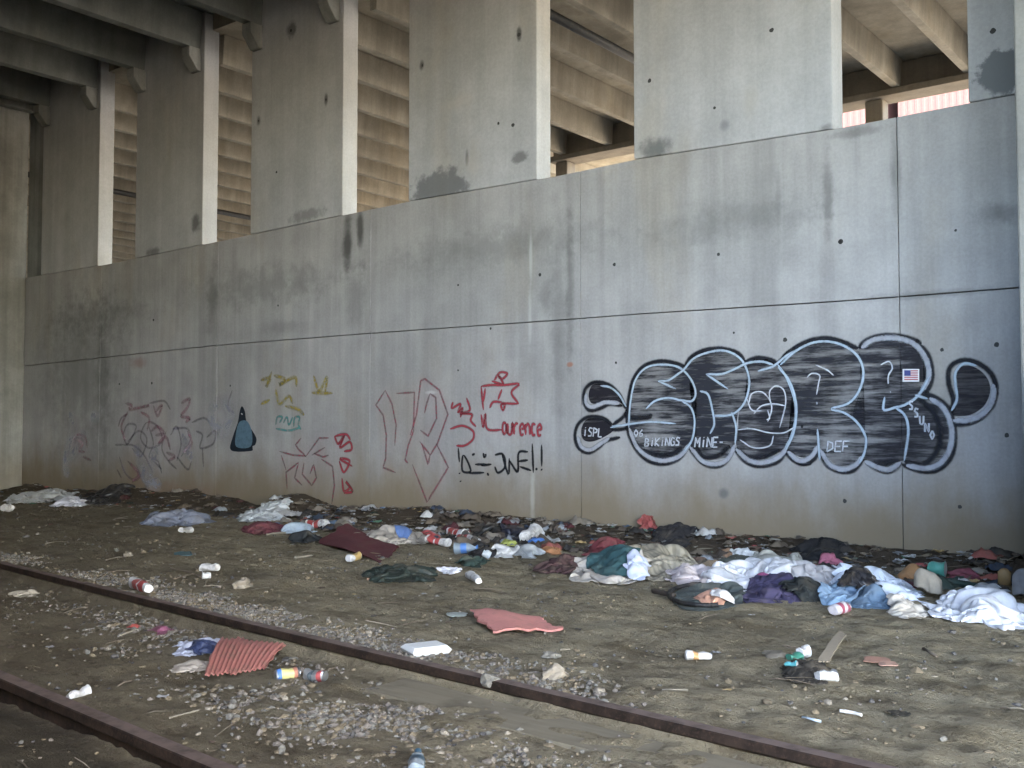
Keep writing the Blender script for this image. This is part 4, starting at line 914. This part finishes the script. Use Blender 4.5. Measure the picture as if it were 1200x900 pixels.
H = [
 # right-hand clothes heap, back row first
 ('cloth_scrap','dark brown rag against the wall left of the red scrap','cloth',(690,622,742,652),CL(.10,.06,.05),.10,'crumple'),
 ('dark_garment','black garment bunched against the wall behind the tan blanket','clothing',(758,624,826,648),CL(.03,.028,.03),.06,'crumple'),
 ('red_cloth','dark red cloth tucked behind the khaki blanket','cloth',(688,634,738,656),CL(.20,.035,.04),.08,'sheet'),
 ('khaki_blanket','large khaki striped blanket spread in front of the red scrap','blanket',(702,630,828,676),STRIPE,.18,'sheet'),
 ('cream_jacket','cream jacket crumpled at the left end of the clothes heap','clothing',(658,640,756,684),CL(.46,.41,.35,.25),.13,'crumple'),
 ('teal_cloth','teal green folded cloth lying on the cream jacket','cloth',(688,652,752,680),CL(.035,.10,.105,.1),.12,'flat'),
 ('blue_rag','small pale blue crumpled rag beside the teal cloth','cloth',(734,655,759,681),CL(.48,.53,.68,.1),.12,'crumple'),
 ('brown_paper_bag','orange brown paper bag crushed left of the white paper ball','paper bag',(842,640,862,656),plain_mat((.36,.20,.10),.8,.2),.10,'crumple'),
 ('brown_paper_bag','tan paper bag crushed in front of the orange brown one','paper bag',(826,644,848,666),plain_mat((.33,.23,.13),.8,.2),.10,'crumple'),
 ('brown_paper_bag','dark brown paper bag crushed nearest the khaki blanket','paper bag',(812,640,832,660),plain_mat((.20,.12,.08),.8,.2),.09,'crumple'),
 ('white_paper','white paper ball in front of the wall above the white sheet','paper',(860,639,882,654),plain_mat((.72,.72,.70),.7,.05),.11,'crumple'),
 ('olive_garment','olive garment folded under the white paper ball','clothing',(852,648,884,664),CL(.09,.10,.08),.09,'crumple'),
 ('tan_shirt','tan shirt crumpled right of the olive garment','clothing',(878,644,902,668),CL(.30,.22,.16),.11,'crumple'),
 ('grey_beige_garment','grey beige garment with a raised fold in the back row','clothing',(888,636,948,672),CL(.36,.35,.30,.2),.16,'crumple'),
 ('black_garment','black garment against the wall in the back row','clothing',(934,634,992,664),CL(.018,.018,.02,.15),.11,'crumple'),
 ('pink_rag','small pink and red rag at the right of the grey shirt','cloth',(962,654,980,666),CL(.45,.12,.18,.1),.08,'crumple'),
 ('grey_shirt','pale grey shirt crumpled in the middle of the heap','clothing',(900,645,996,694),CL(.44,.41,.40,.22),.17,'crumple'),
 ('navy_rag','dark blue rag on top of the white sheets','cloth',(838,658,864,674),CL(.05,.08,.16,.1),.14,'crumple'),
 ('pinkish_sheet','off white sheet with pink stains left in the heap','sheet',(784,648,856,690),CL(.52,.44,.43,.15),.15,'crumple'),
 ('white_sheet','bright white sheet across the middle of the heap','sheet',(826,654,940,694),CL(.66,.65,.66,.12),.14,'crumple'),
 ('purple_garment','dark purple garment spread below the white sheet','clothing',(868,678,956,710),CL(.055,.045,.10,.2),.10,'crumple'),
 ('magenta_rag','small magenta rag on the purple garment','cloth',(880,676,900,688),CL(.30,.06,.16,.1),.12,'crumple'),
 ('dark_coat','black coat lying between the purple garment and the jeans','clothing',(926,680,982,708),CL(.02,.024,.024,.2),.11,'crumple'),
 ('pale_blue_sheet','pale blue sheet draped over the right of the heap','sheet',(974,648,1072,704),CL(.55,.60,.68,.12),.24,'crumple'),
 ('denim_jeans','faded blue denim jeans spread over the pale blue sheet','clothing',(998,678,1068,714),CL(.105,.18,.27,.15),.20,'crumple'),
 ('denim_trousers','light blue denim trouser end stretching left under the black bag','clothing',(958,688,1010,712),CL(.17,.28,.41,.15),.08,'sheet'),
 ('black_bag','shiny black plastic bag sitting on the jeans','bag',(982,670,1024,704),PB(.012,.012,.016),.09,'crumple'),
 ('pale_rag','pale blue rag right of the jeans','cloth',(1048,688,1078,706),CL(.52,.56,.66,.1),.14,'crumple'),
 ('cream_cloth','cream cloth at the front edge right of the jeans','cloth',(1040,698,1084,724),CL(.48,.43,.36,.2),.10,'crumple'),
 ('orange_bag','orange brown crumpled bag leaning on the wall','bag',(1054,646,1090,682),plain_mat((.36,.17,.05),.75,.2),.22,'crumple'),
 ('tan_cushion','round tan cushion between the orange bag and the white plastic','cushion',(1070,676,1106,702),CL(.30,.255,.19,.25),.16,'ball'),
 ('maroon_rag','maroon rag in the litter above the white plastic','cloth',(1120,666,1146,682),CL(.22,.05,.07,.2),.07,'crumple'),
 ('dark_rag','dark green rag in the litter beside the green cup','cloth',(1096,670,1130,690),CL(.03,.055,.045,.3),.07,'crumple'),
 ('white_plastic','large white plastic sheet crumpled at the right edge of the litter','plastic sheet',(1096,680,1202,734),cloth_mat((.62,.62,.65),.5,.12,False),.20,'crumple'),
 ('grey_plastic','grey plastic scrap behind the white plastic sheet','plastic scrap',(1142,676,1176,696),cloth_mat((.40,.41,.42),.5,.2,False),.07,'crumple'),
 ('orange_pot','dented orange brown pot near the right edge','pot',(1168,672,1186,690),plain_mat((.32,.19,.06),.6,.2),.13,'ball'),
 ('grey_bundle','round grey bundle cut off by the right edge','bundle',(1184,676,1216,706),CL(.2,.2,.21,.2),.2,'ball'),
 ('flattened_bag','flat grey green nylon bag with black rim on the open dirt','bag',(784,688,872,716),CL(.085,.10,.09,.25),.035,'flat'),
 # middle litter
 ('black_bag','black bag against the wall left of the white lid','bag',(554,609,594,634),PB(.014,.015,.016),.17,'crumple'),
 ('navy_bag','dark navy bag against the wall right of the black bag','bag',(588,615,620,634),PB(.016,.018,.035),.13,'crumple'),
 ('clear_bag','crumpled clear grey plastic bag under the white lid','bag',(604,632,630,654),cloth_mat((.38,.40,.40),.35,.2,False),.10,'crumple'),
 ('white_bag','white crumpled plastic bag left of the yellow scrap','bag',(570,636,602,654),cloth_mat((.55,.54,.52),.45,.2,False),.09,'crumple'),
 ('yellow_scrap','bright yellow green scrap of plastic','plastic scrap',(590,628,604,640),plain_mat((.42,.45,.06),.6,.1),.07,'crumple'),
 ('orange_scrap','orange scrap of packaging on dark rags','plastic scrap',(634,638,656,650),plain_mat((.45,.18,.05),.7,.2),.06,'crumple'),
 ('maroon_garment','dark maroon garment left of the cream jacket','clothing',(628,652,674,674),CL(.075,.035,.035,.3),.09,'crumple'),
 ('dark_green_rag','dark green rag on the dirt below the plastic bottle','cloth',(540,650,568,664),CL(.03,.055,.045,.3),.07,'crumple'),
 ('black_rag','black rag right of the plastic bottle','cloth',(552,638,576,654),CL(.025,.024,.026,.2),.08,'crumple'),
 ('green_black_bag','dark green and black torn bag behind the long stick','bag',(434,658,514,682),cloth_mat((.022,.034,.028),.5,.25,False),.09,'crumple'),
 ('tan_blanket','tan blanket strip between the red mat and the cups','blanket',(400,600,470,640),CL(.32,.27,.20,.25),.13,'crumple'),
 ('beige_cloth','beige cloth heaped between tan blanket and red cups','cloth',(440,612,506,640),CL(.34,.30,.25,.3),.12,'crumple'),
 ('blue_box_scrap','flat blue packet lying in front of the beige cloth','packet',(462,630,482,638),plain_mat((.08,.16,.38),.5,.1),.04,'flat'),
 ('blue_packet','blue packet on dark litter by the wall','packet',(448,606,466,615),plain_mat((.09,.16,.33),.5,.1),.06,'flat'),
 ('red_packet','bright red packet by the wall above the red cups','packet',(492,607,512,618),plain_mat((.45,.05,.05),.5,.1),.07,'crumple'),
 ('blue_cloth','grey blue cloth above the left red and white cup','cloth',(382,596,404,610),CL(.12,.17,.24,.2),.09,'crumple'),
 ('maroon_rag','maroon rag at the left end of the litter','cloth',(286,611,334,626),CL(.15,.035,.045,.2),.06,'crumple'),
 ('pale_plastic','pale plastic bags bunched by the wall above the maroon rag','plastic sheet',(276,593,338,612),cloth_mat((.48,.50,.50),.45,.25,False),.09,'crumple'),
 ('dark_rag','dark rag in front of the left red and white cup','cloth',(346,618,376,636),CL(.03,.034,.036,.2),.08,'crumple'),
 ('blue_white_rag','blue and white strip of cloth left of the cup','cloth',(334,608,364,626),CL(.35,.43,.50,.2),.07,'crumple'),
 ('grey_blue_garment','grey blue garment alone on the dirt far left','clothing',(172,593,242,617),CL(.19,.21,.27,.3),.11,'crumple'),
 ('grey_sheet','grey plastic sheet by the end wall','plastic sheet',(16,577,80,589),cloth_mat((.42,.42,.40),.5,.25,False),.10,'crumple'),
 ('pale_sheet','pale bundled plastic in the far left corner','plastic sheet',(64,580,106,594),cloth_mat((.56,.55,.60),.5,.15,False),.12,'crumple'),
 ('dark_bag','black bag in the far left corner beside the pale bundle','bag',(106,576,150,592),PB(.016,.016,.017),.15,'crumple'),
 # foreground
 ('blue_white_bag','crumpled blue and white bag above the ribbed red sheet','bag',(204,746,262,769),cloth_mat((.50,.52,.62),.5,.12,False),.045,'crumple'),
 ('navy_wrapper','navy wrapper on the blue and white bag','wrapper',(224,754,254,768),plain_mat((.035,.05,.12),.5,.1),.05,'crumple'),
 ('tan_carton','crushed tan carton left of the ribbed red sheet','carton',(208,770,244,788),plain_mat((.40,.34,.27),.8,.15),.055,'crumple'),
 ('white_tissue','white tissue on the dirt left of the red sheet','paper',(516,665,538,673),plain_mat((.70,.68,.72),.8,.05),.03,'crumple'),
 ('brown_leaf','tan crumpled rag in the dirt at far left below the rail','cloth',(16,690,40,700),plain_mat((.36,.31,.23),.9,.2),.04,'crumple'),
 ('red_blue_wrapper','red and blue wrapper in the weeds between the rails','wrapper',(178,728,198,743),plain_mat((.26,.07,.13),.5,.1),.035,'crumple'),
 ('red_wrapper','small red wrapper left of the weeds between the rails','wrapper',(152,730,162,737),plain_mat((.45,.07,.05),.5,.1),.03,'crumple'),
 ('orange_wrapper','orange and white wrapper on the flat grey bag','wrapper',(822,692,852,710),plain_mat((.62,.30,.18),.6,.1),.07,'crumple'),
 ('white_wrapper','white paper rim beside the orange wrapper on the flat bag','wrapper',(836,698,858,710),plain_mat((.66,.62,.58),.6,.1),.05,'crumple'),
 ('pale_green_scrap','pale green plastic strip on the dirt above the red sheet','plastic scrap',(524,716,546,724),plain_mat((.40,.45,.40),.5,.1),.02,'flat'),
 ('brown_hat','dirty brown rag behind the green cup','cloth',(896,756,924,774),CL(.24,.20,.14,.3),.03,'flat'),
 ('dark_hollow_heap','dark ash heap between the green cup and cardboard','hollow',(918,768,968,800),cloth_mat((.045,.037,.028),.95,.4),.05,'crumple'),  # raised dark heap standing in for a dark hollow in the dirt
 ('orange_carton','torn orange carton piece at the right of the small heap','carton',(1012,766,1040,778),plain_mat((.50,.24,.15),.7,.1),.025,'flat'),
 ('orange_carton','second torn orange carton piece with a white end','carton',(1030,771,1050,782),plain_mat((.55,.30,.20),.7,.1),.025,'flat'),
 ('teal_scrap','faded teal scrap in the dirt behind the far rail','plastic scrap',(206,643,224,652),plain_mat((.05,.13,.15),.7,.2),.015,'flat'),
 ('dark_weed','dark clump of damp leaves at bottom right','leaves',(1044,832,1062,840),cloth_mat((.03,.027,.02),.95,.2),.02,'crumple'),
]
for i, (nm, lab, cat, bx, m, h, st) in enumerate(H):
    big_ = (bx[2] - bx[0]) > 36
    heap(nm, lab, cat, bx, m, h, st, seed=i + 1, n=52 if bx[2] - bx[0] > 60 else 40 if big_ else 18 if bx[2] - bx[0] > 18 else 13)

# standing red scrap leaning on the wall
def patch(name, label, cat, corners, mat, nu=16, nv=10, thick=0.006, zfun=None, edge=0.0, seed=0, world=False, loc=None, parent=None):
    """curved sheet with thickness from 4 corners (a b c d counter-clockwise)"""
    a, b, c, d = [Vector(q) for q in corners]; T, Bm = [], []
    for j in range(nv + 1):
        for i in range(nu + 1):
            u, v = i / nu, j / nv
            uu = u; vv = v
            if edge and j in (0, nv): vv = v + edge * mnoise.noise(Vector((u * 5, j, seed)))
            if edge and i in (0, nu): uu = u + edge * mnoise.noise(Vector((v * 5, i, seed + 3)))
            p = (a * (1 - uu) + b * uu) * (1 - vv) + (d * (1 - uu) + c * uu) * vv
            z = zfun(u, v) if zfun else 0
            n = (b - a).cross(d - a).normalized()
            if n.z < 0: n = -n
            T.append(p + n * (z + thick)); Bm.append(p + n * z)
    V = T + Bm; n0 = len(T); F = []; w_ = nu + 1
    for j in range(nv):
        for i in range(nu):
            q = (j*w_ + i, j*w_ + i + 1, (j+1)*w_ + i + 1, (j+1)*w_ + i); F.append(q); F.append(tuple(x + n0 for x in q[::-1]))
    rim = [i for i in range(w_)] + [(j)*w_ + nu for j in range(1, nv + 1)] + [nv*w_ + i for i in range(nu - 1, -1, -1)] + [j*w_ for j in range(nv - 1, 0, -1)]
    for k in range(len(rim)):
        p, q = rim[k], rim[(k+1) % len(rim)]; F.append((q, p, p + n0, q + n0))
    o = mesh(name, V, F, mat, parent, smooth_=True, loc=loc or tuple((a + b + c + d) / 4), label=label, cat=cat)
    md = o.modifiers.new('edges', 'EDGE_SPLIT'); md.split_angle = rad(50)
    return o
def lift(p, z): return Vector((p.x, p.y, p.z + z))
q = G(758, 638); yb = -0.12
cs = [WP(746, 632, -0.16), WP(776, 631, -0.14), WP(766, 606, -0.05), WP(752, 603, -0.05)]
patch('red_scrap', 'torn red plastic scrap propped upright on the wall behind the khaki blanket', 'plastic scrap', cs, plain_mat((.36, .07, .06), .6, .35), 14, 14, 0.008,
      lambda u, v: 0.06 * mnoise.noise(Vector((u * 3, v * 3, 4))) + 0.03 * mnoise.noise(Vector((u * 8, v * 8, 1))), 0.35, 3)

# ---- red sheets
M_rsheet = plain_mat((0.50, 0.17, 0.135), 0.75, 0.25)
P = [G(578, 747), G(655, 739), G(632, 727), G(551, 725)]
patch('red_board', 'flat torn salmon red sheet on the dirt beyond the rail', 'board', [lift(P[0], .012), lift(P[1], .016), lift(P[2], .03), lift(P[3], .035)], plain_mat((0.56, 0.20, 0.165), 0.75, 0.15), 44, 16, 0.012,
      lambda u, v: 0.018 * math.sin(u * 4.2 + 0.6) + 0.0022 * math.sin(v * 62) + 0.008 * mnoise.noise(Vector((u * 3, v * 2, 1))), 0.16, 2)
P = [G(240, 798), G(310, 787), G(335, 765), G(260, 759)]
NR = 13
patch('ribbed_red_sheet', 'ribbed terracotta red plastic sheet lying between the rails', 'board', [lift(P[0], .02), lift(P[1], .012), lift(P[2], .035), lift(P[3], .05)], plain_mat((0.40, 0.13, 0.10), 0.7, 0.3), NR * 8, 14, 0.008,
      lambda u, v: 0.006 * max(-0.6, math.sin(2 * math.pi * NR * u)) + 0.05 * math.sin(math.pi * v) * (0.6 - 0.3 * u) + 0.01 * mnoise.noise(Vector((u * 3, v * 2, 1))), 0.10, 5)
P = [G(374, 638), G(446, 660), G(468, 645), G(408, 630)]
patch('maroon_mat', 'dark red carpet piece with its back corner folded up on the rubbish', 'mat', [lift(P[0], .01), lift(P[1], .008), lift(P[2], .012), lift(P[3], .13)], cloth_mat((.13, .028, .034), .95, .12), 30, 24, 0.01,
      lambda u, v: 0.02 * math.sin(v * 3 + u * 4) + 0.02 * mnoise.noise(Vector((u * 3, v * 3, 7))), 0.07, 8)
# cardboard pieces
P = [G(958, 778), G(972, 779), G(992, 757), G(984, 752)]
patch('cardboard_piece', 'tan strip of cardboard tilted up beside the ash heap', 'cardboard', [lift(P[0], .01), lift(P[1], .01), lift(P[2], .05), lift(P[3], .05)], plain_mat((.30, .24, .16), .9, .3), 8, 10, 0.006, lambda u, v: .012 * math.sin(v * 3), .08, 1)

# ---- lathe things: cups, cans, bottles
CRUSH = [1.0, 0.0]
def lathe(o_name, prof_, a, b, mats, parent=None, seg=18, dent=0.0, seed=0, **kw):
    """prof_: (t along axis 0..1, radius m, material index of the band that starts here)"""
    a, b = Vector(a), Vector(b); ax = (b - a); L = ax.length; ax.normalize()
    s = ax.cross(Vector((0, 0, 1))); s = s.normalized() if s.length > 1e-3 else Vector((1, 0, 0)); q = s.cross(ax)
    V, F, MI = [], [], []
    for i, (t, r, m) in enumerate(prof_):
        for k in range(seg):
            th = 2 * math.pi * k / seg
            dn = 1 + dent * mnoise.noise(Vector((math.cos(th) * 1.5, math.sin(th) * 1.5, t * 3 + seed * 5)))
            V.append(a + ax * (t * L) + (s * math.cos(th) + q * math.sin(th)) * r * dn)
        if i:
            for k in range(seg):
                F.append(((i-1)*seg + k, (i-1)*seg + (k+1) % seg, i*seg + (k+1) % seg, i*seg + k)); MI.append(prof_[i-1][2])
    F.append(tuple(range(seg))[::-1]); MI.append(prof_[0][2])
    F.append(tuple(range(len(V) - seg, len(V)))); MI.append(prof_[-1][2])
    if CRUSH[0] < 1:
        W = []
        for q_ in V:
            t_ = (q_ - a).dot(ax); zc = a.z + ax.z * t_; u_ = t_ / max(L, .01)
            k_ = min(1.0, CRUSH[0] + 0.5 * abs(mnoise.noise(Vector((u_ * 1.7, CRUSH[1] * 9, seed)))))
            W.append(Vector((q_.x, q_.y, zc + (q_.z - zc) * k_ - CRUSH[1] * (1 - k_))))
        V = W
    o = mesh(o_name, V, F, mats, parent, midx=MI, smooth_=True, **kw)
    md = o.modifiers.new('edges', 'EDGE_SPLIT'); md.split_angle = rad(40)
    return o
def lie(ua, va, ub, vb, r):
    a, b = G(ua, va, r), G(ub, vb, r)
    for q in (a, b): q.z = float(hget(q.x, q.y)) + r * 0.97
    zm = (a.z + b.z) / 2; a.z = zm + max(-r, min(r, a.z - zm)); b.z = zm + max(-r, min(r, b.z - zm)); return a, b
WHT = plain_mat((.66, .64, .61), .6, .32); REDP = plain_mat((.46, .05, .045), .6, .22); DARKIN = plain_mat((.05, .045, .04), .8, .1); BLUP = plain_mat((.06, .20, .55), .45, .06)
def paper_cup(label, a, b, r, band=REDP, lid=False, dent=.30, seed=0, group=None):
    CRUSH[:] = [0.62 + 0.3 * ((seed * 37) % 10) / 10, r]
    t = thing('paper_cup', label, 'cup', tuple((Vector(a) + Vector(b)) / 2 - Vector((0, 0, r))), group)
    lathe('body', [(0, r * .72, 0), (.12, r * .75, 1), (.42, r * .83, 0), (.50, r * .86, 1), (.72, r * .93, 0), (.96, r, 0), (1, r * 1.03, 0)], a, b, [WHT, band], t, dent=dent, seed=seed)
    a, b = Vector(a), Vector(b); ax = (b - a).normalized()
    if lid: lathe('lid', [(0, r * 1.08, 0), (.5, r * 1.1, 0), (.6, r * .95, 0), (1, r * .9, 0)], b - ax * .004, b + ax * .018, [WHT], t)
    else: lathe('mouth', [(0, r * .9, 0), (1, r * .92, 0)], b + ax * .0005, b + ax * .002, [DARKIN], t)
    return t
gcup = 'red and white paper cups in the litter'
a, b = lie(174, 694, 157, 687, .04); a.z += .03; b.z += .03
paper_cup('red and white paper cup lying on top of the rail', a, b, .042, seed=1, group=gcup)
paper_cup('red banded paper cup lying above the dark red mat', *lie(360, 613, 382, 614, .05), .055, lid=True, seed=2, group=gcup)
paper_cup('red banded paper cup lying left of the cup cluster', *lie(501, 632, 524, 634, .05), .052, lid=True, seed=3, group=gcup)
paper_cup('upper red and white cup in the cluster by the black bag', *lie(526, 622, 545, 626, .05), .055, seed=4, group=gcup)
paper_cup('right red and white cup in the cluster by the black bag', *lie(536, 628, 556, 632, .045), .045, seed=5, group=gcup)
def simple_cup(label, a, b, r, col, dent=.28, seed=0, mouth=True, cat='cup', name='plastic_cup'):
    CRUSH[:] = [0.5 + 0.45 * ((seed * 37) % 10) / 10, r]
    t = thing(name, label, cat, tuple((Vector(a) + Vector(b)) / 2 - Vector((0, 0, r))))
    lathe('body', [(0, r * .7, 0), (.03, r * .74, 0)] + [(.03 + .87 * q / 6, r * (.74 + .24 * q / 6), 0) for q in range(1, 7)] + [(.93, r * 1.06, 0), (1, r * 1.06, 0)], a, b, [col], t, dent=dent, seed=seed)
    a, b = Vector(a), Vector(b); ax = (b - a).normalized()
    if mouth: lathe('mouth', [(0, r * .94, 0), (1, r * .95, 0)], b + ax * .0005, b + ax * .002, [plain_mat((.35, .34, .33), .8, .1)], t)
simple_cup('white foam cup on the bare dirt, upper of two', *lie(255, 664, 238, 663, .04), .042, WHT, seed=6)
simple_cup('small white cup just below the white foam cup', *lie(247, 674, 237, 674, .025), .026, WHT, seed=7)
simple_cup('white cup on open dirt right of the torn green bag', *lie(561, 680, 551, 673, .03), .034, WHT, seed=8)
simple_cup('crushed white cup beside the near rail at lower left', *lie(80, 815, 104, 808, .022), .024, WHT, .35, seed=9)
simple_cup('green plastic cup with a white lid at the small heap', *lie(924, 768, 937, 766, .026), .028, plain_mat((.03, .20, .13), .4, .1), seed=10)
simple_cup('white cup end beside the green plastic cup', *lie(937, 764, 945, 763, .03), .03, WHT, .2, seed=11)
simple_cup('white crushed cup at the right of the ash heap', *lie(958, 792, 977, 790, .03), .034, WHT, .35, seed=12)
simple_cup('teal bottle top at the front of the ash heap', *lie(920, 787, 934, 788, .014), .016, plain_mat((.07, .38, .42), .4, .05), .1, seed=13, cat='cap', name='bottle_cap')
simple_cup('teal green plastic cup in the litter right of the orange bag', *lie(1088, 672, 1108, 674, .05), .055, plain_mat((.06, .30, .24), .4, .1), seed=14)
simple_cup('white paper cup lying far left by the frame edge', *lie(3, 595, 12, 594, .06), .06, WHT, seed=15)
simple_cup('white cup on the dirt below the grey blue garment', *lie(212, 620, 223, 619, .045), .045, WHT, .3, seed=16)
simple_cup('white round cup with lid among the bags by the wall', *lie(614, 630, 628, 626, .07), .075, WHT, seed=17)
simple_cup('small white cup end near the tan blanket and dark rags', *lie(566, 655, 574, 655, .035), .035, plain_mat((.45, .52, .56), .4, .1), .2, seed=18)
simple_cup('blue and white tub beside the round white cup', *lie(622, 634, 634, 633, .05), .055, BLUP, .2, seed=19)
def can(label, a, b, r, bands, mats, dent=.2, seed=0):
    CRUSH[:] = [0.55 + 0.35 * ((seed * 37) % 10) / 10, r]
    t = thing('drink_can', label, 'can', tuple((Vector(a) + Vector(b)) / 2 - Vector((0, 0, r))))
    n = len(bands); pr = [(0, r * .8, 0), (.05, r, 0)]
    for k, m in enumerate(bands): pr.append((.08 + .84 * k / n, r, m))
    pr += [(.92, r, 0), (.96, r * .9, 0), (1, r * .82, 0)]
    lathe('body', pr, a, b, mats, t, dent=dent, seed=seed)
    a, b = Vector(a), Vector(b); ax = (b - a).normalized()
    lathe('lid', [(0, r * .8, 0), (1, r * .78, 0)], b, b + ax * .003, [plain_mat((.5, .5, .5), .35, .05, metal=.8)], t)
ALU = plain_mat((.45, .46, .47), .35, .1, metal=.7); YEL = plain_mat((.58, .52, .16), .45, .08); ORG = plain_mat((.55, .28, .08), .45, .08)
can('yellow labelled can with blue end by the ribbed red sheet', *lie(322, 791, 350, 787, .026), .030, [2, 1, 1, 1, 3], [ALU, YEL, BLUP, plain_mat((.50, .18, .10), .5, .1)], seed=1)
can('dented silver can right of the yellow can', *lie(358, 789, 381, 791, .028), .031, [0, 1, 0, 2], [ALU, plain_mat((.10, .13, .15), .4, .1), plain_mat((.4, .06, .06), .4, .1)], .35, seed=2)
can('white can with orange label on the dirt beyond the rail', *lie(803, 766, 833, 766, .025), .028, [1, 2, 1, 1], [WHT, plain_mat((.66, .63, .58), .5, .1), ORG], seed=3)
can('yellow and white can in front of the dark red mat', *lie(408, 654, 421, 651, .03), .034, [0, 1, 1], [plain_mat((.55, .55, .56), .5, .1), plain_mat((.45, .30, .08), .5, .1)], .25, seed=4)
can('small red and white can at the front edge of the clothes heap', *lie(976, 713, 992, 710, .04), .04, [0, 1, 0, 1], [plain_mat((.55, .5, .52), .5, .1), plain_mat((.33, .05, .10), .5, .1)], .2, seed=5)
def bottle(label, a, b, r, col, cap):
    CRUSH[:] = [0.8, r]
    t = thing('plastic_bottle', label, 'bottle', tuple((Vector(a) + Vector(b)) / 2 - Vector((0, 0, r))))
    a, b = Vector(a), Vector(b); ax = (b - a)
    lathe('body', [(0, r * .8, 0), (.03, r, 0), (.3, r, 1), (.55, r, 0), (.62, r * .96, 0), (.72, r * .8, 0), (.86, r * .42, 0), (.93, r * .38, 0)], a, b, [col, cap], t, dent=.12, seed=3)
    lathe('cap', [(0, r * .44, 0), (1, r * .44, 0)], a + ax * .93, b, [cap], t)
BOT = plain_mat((.34, .42, .48), .2, .1, spec=.6, trans=.35)
bottle('clear plastic bottle with blue label below the red cups', *lie(532, 641, 560, 643, .045), .05, BOT, BLUP)
bottle('blue grey plastic bottle at the bottom edge of the view', *lie(487, 905, 490, 880, .028), .030, BOT, plain_mat((.03, .08, .12), .4, .1))

# ---- white foam clamshell box
def clamshell(label, u0, v0, u1, v1):
    p0, p1 = G(u0, v1), G(u1, v1 - 4); c = (p0 + p1) / 2; d = (p1 - p0); L = d.length; ang = math.atan2(d.y, d.x)
    t = thing('foam_box', label, 'box', tuple(c))
    fw = Vector((math.cos(ang), math.sin(ang), 0)); sd_ = Vector((-fw.y, fw.x, 0))
    def fr(z0, z1, s0, s1, w0, w1, bev):
        bm = bmesh.new(); lo, hi = [], []
        for sx, sy in ((-1,-1),(1,-1),(1,1),(-1,1)):
            lo.append(bm.verts.new(c + fw * sx * L/2 * s0 + sd_ * (w0 * sy + .085) + Vector((0,0,z0)))); hi.append(bm.verts.new(c + fw * sx * L/2 * s1 + sd_ * (w1 * sy + .085) + Vector((0,0,z1))))
        bm.faces.new(lo[::-1]); bm.faces.new(hi)
        for k in range(4): bm.faces.new((lo[k], lo[(k+1)%4], hi[(k+1)%4], hi[k]))
        bmesh.ops.bevel(bm, geom=bm.edges[:], offset=bev, segments=3, affect='EDGES', profile=.5)
        return bm_vf(bm)
    m = plain_mat((.76, .76, .73), .55, .04)
    v, f = fr(0.006, .026, .88, 1.0, .075, .086, .003); mesh('tray', v, f, m, t)
    v, f = fr(.0275, .046, 1.0, .82, .086, .062, .003); mesh('lid', v, f, m, t)
clamshell('white foam takeaway box on the gravel by the rail', 484, 757, 530, 772)
# lid ring on round cup etc. : white stick, sticks, branches
def stick(label, pts, r, col, name='stick', cat='stick'):
    P = [lift(G(u, v), z) for u, v, z in pts]
    Q = catmull([tuple(p) for p in P], 6) if len(P) > 2 else [tuple(p) for p in P]
    v, f = tube_vf(Q, [r * (1 + .25 * mnoise.noise(Vector((i * .7, 0, r * 100)))) for i in range(len(Q))], 7)
    mesh(name, v, f, col, smooth_=True, loc=tuple(P[0] - Vector((0, 0, r))), label=label, cat=cat)
stick('thin reddish tan stick lying in front of the torn green bag', [(430,681,.012),(465,680,.014),(496,679,.012)], .011, plain_mat((.36, .20, .12), .8, .2))
stick('white plastic straw on the dirt at lower right', [(984,836,.01),(998,838,.01),(1010,841,.01)], .007, WHT, 'drinking_straw', 'straw')
stick('pale blue plastic stick on the dirt left of the white straw', [(940,843,.008),(962,848,.008)], .006, plain_mat((.42, .50, .54), .5, .1), 'plastic_stick')
stick('pale twig lying left of the small wrappers between the rails', [(140,747,.01),(152,743,.012),(165,739,.012)], .006, M_twig2)
stick('long pale twig by the near rail', [(198,844,.008),(215,840,.01),(234,834,.008)], .005, M_twig2)
stick('dark stick handle at the left of the flat grey bag', [(766,696,.02),(778,699,.02),(790,702,.02)], .018, plain_mat((.05, .035, .025), .8, .1))
stick('thin dark branch right of the small white cups', [(200,668,.01),(222,673,.015),(236,678,.01)], .008, M_twig)
stick('dark branch on the dirt right of the orange cartons', [(1082,762,.008),(1098,772,.01)], .008, M_twig)
stick('pale stick lying under the maroon rag', [(312,628,.012),(326,626,.014),(336,626,.012)], .010, M_twig2)
stick('pale stick on the dirt below the left litter', [(345,655,.012),(356,654,.012),(366,652,.012)], .010, M_twig2)
stick('thin pale stick on open dirt near the white can', [(776,811,.008),(806,811,.008)], .006, M_twig2)
# black rim of the flattened bag
rim = []
for k in range(25):
    th = math.pi * (0.55 + 1.05 * k / 24); rim.append((828 + 44 * math.cos(th), 702 - 13 * math.sin(th) * -1 if False else 702 + 13 * math.sin(th) * -1, .03))
stick('black rim strap curving round the flat grey bag', rim, .014, plain_mat((.015, .015, .017), .6, .1), 'bag_strap', 'strap')
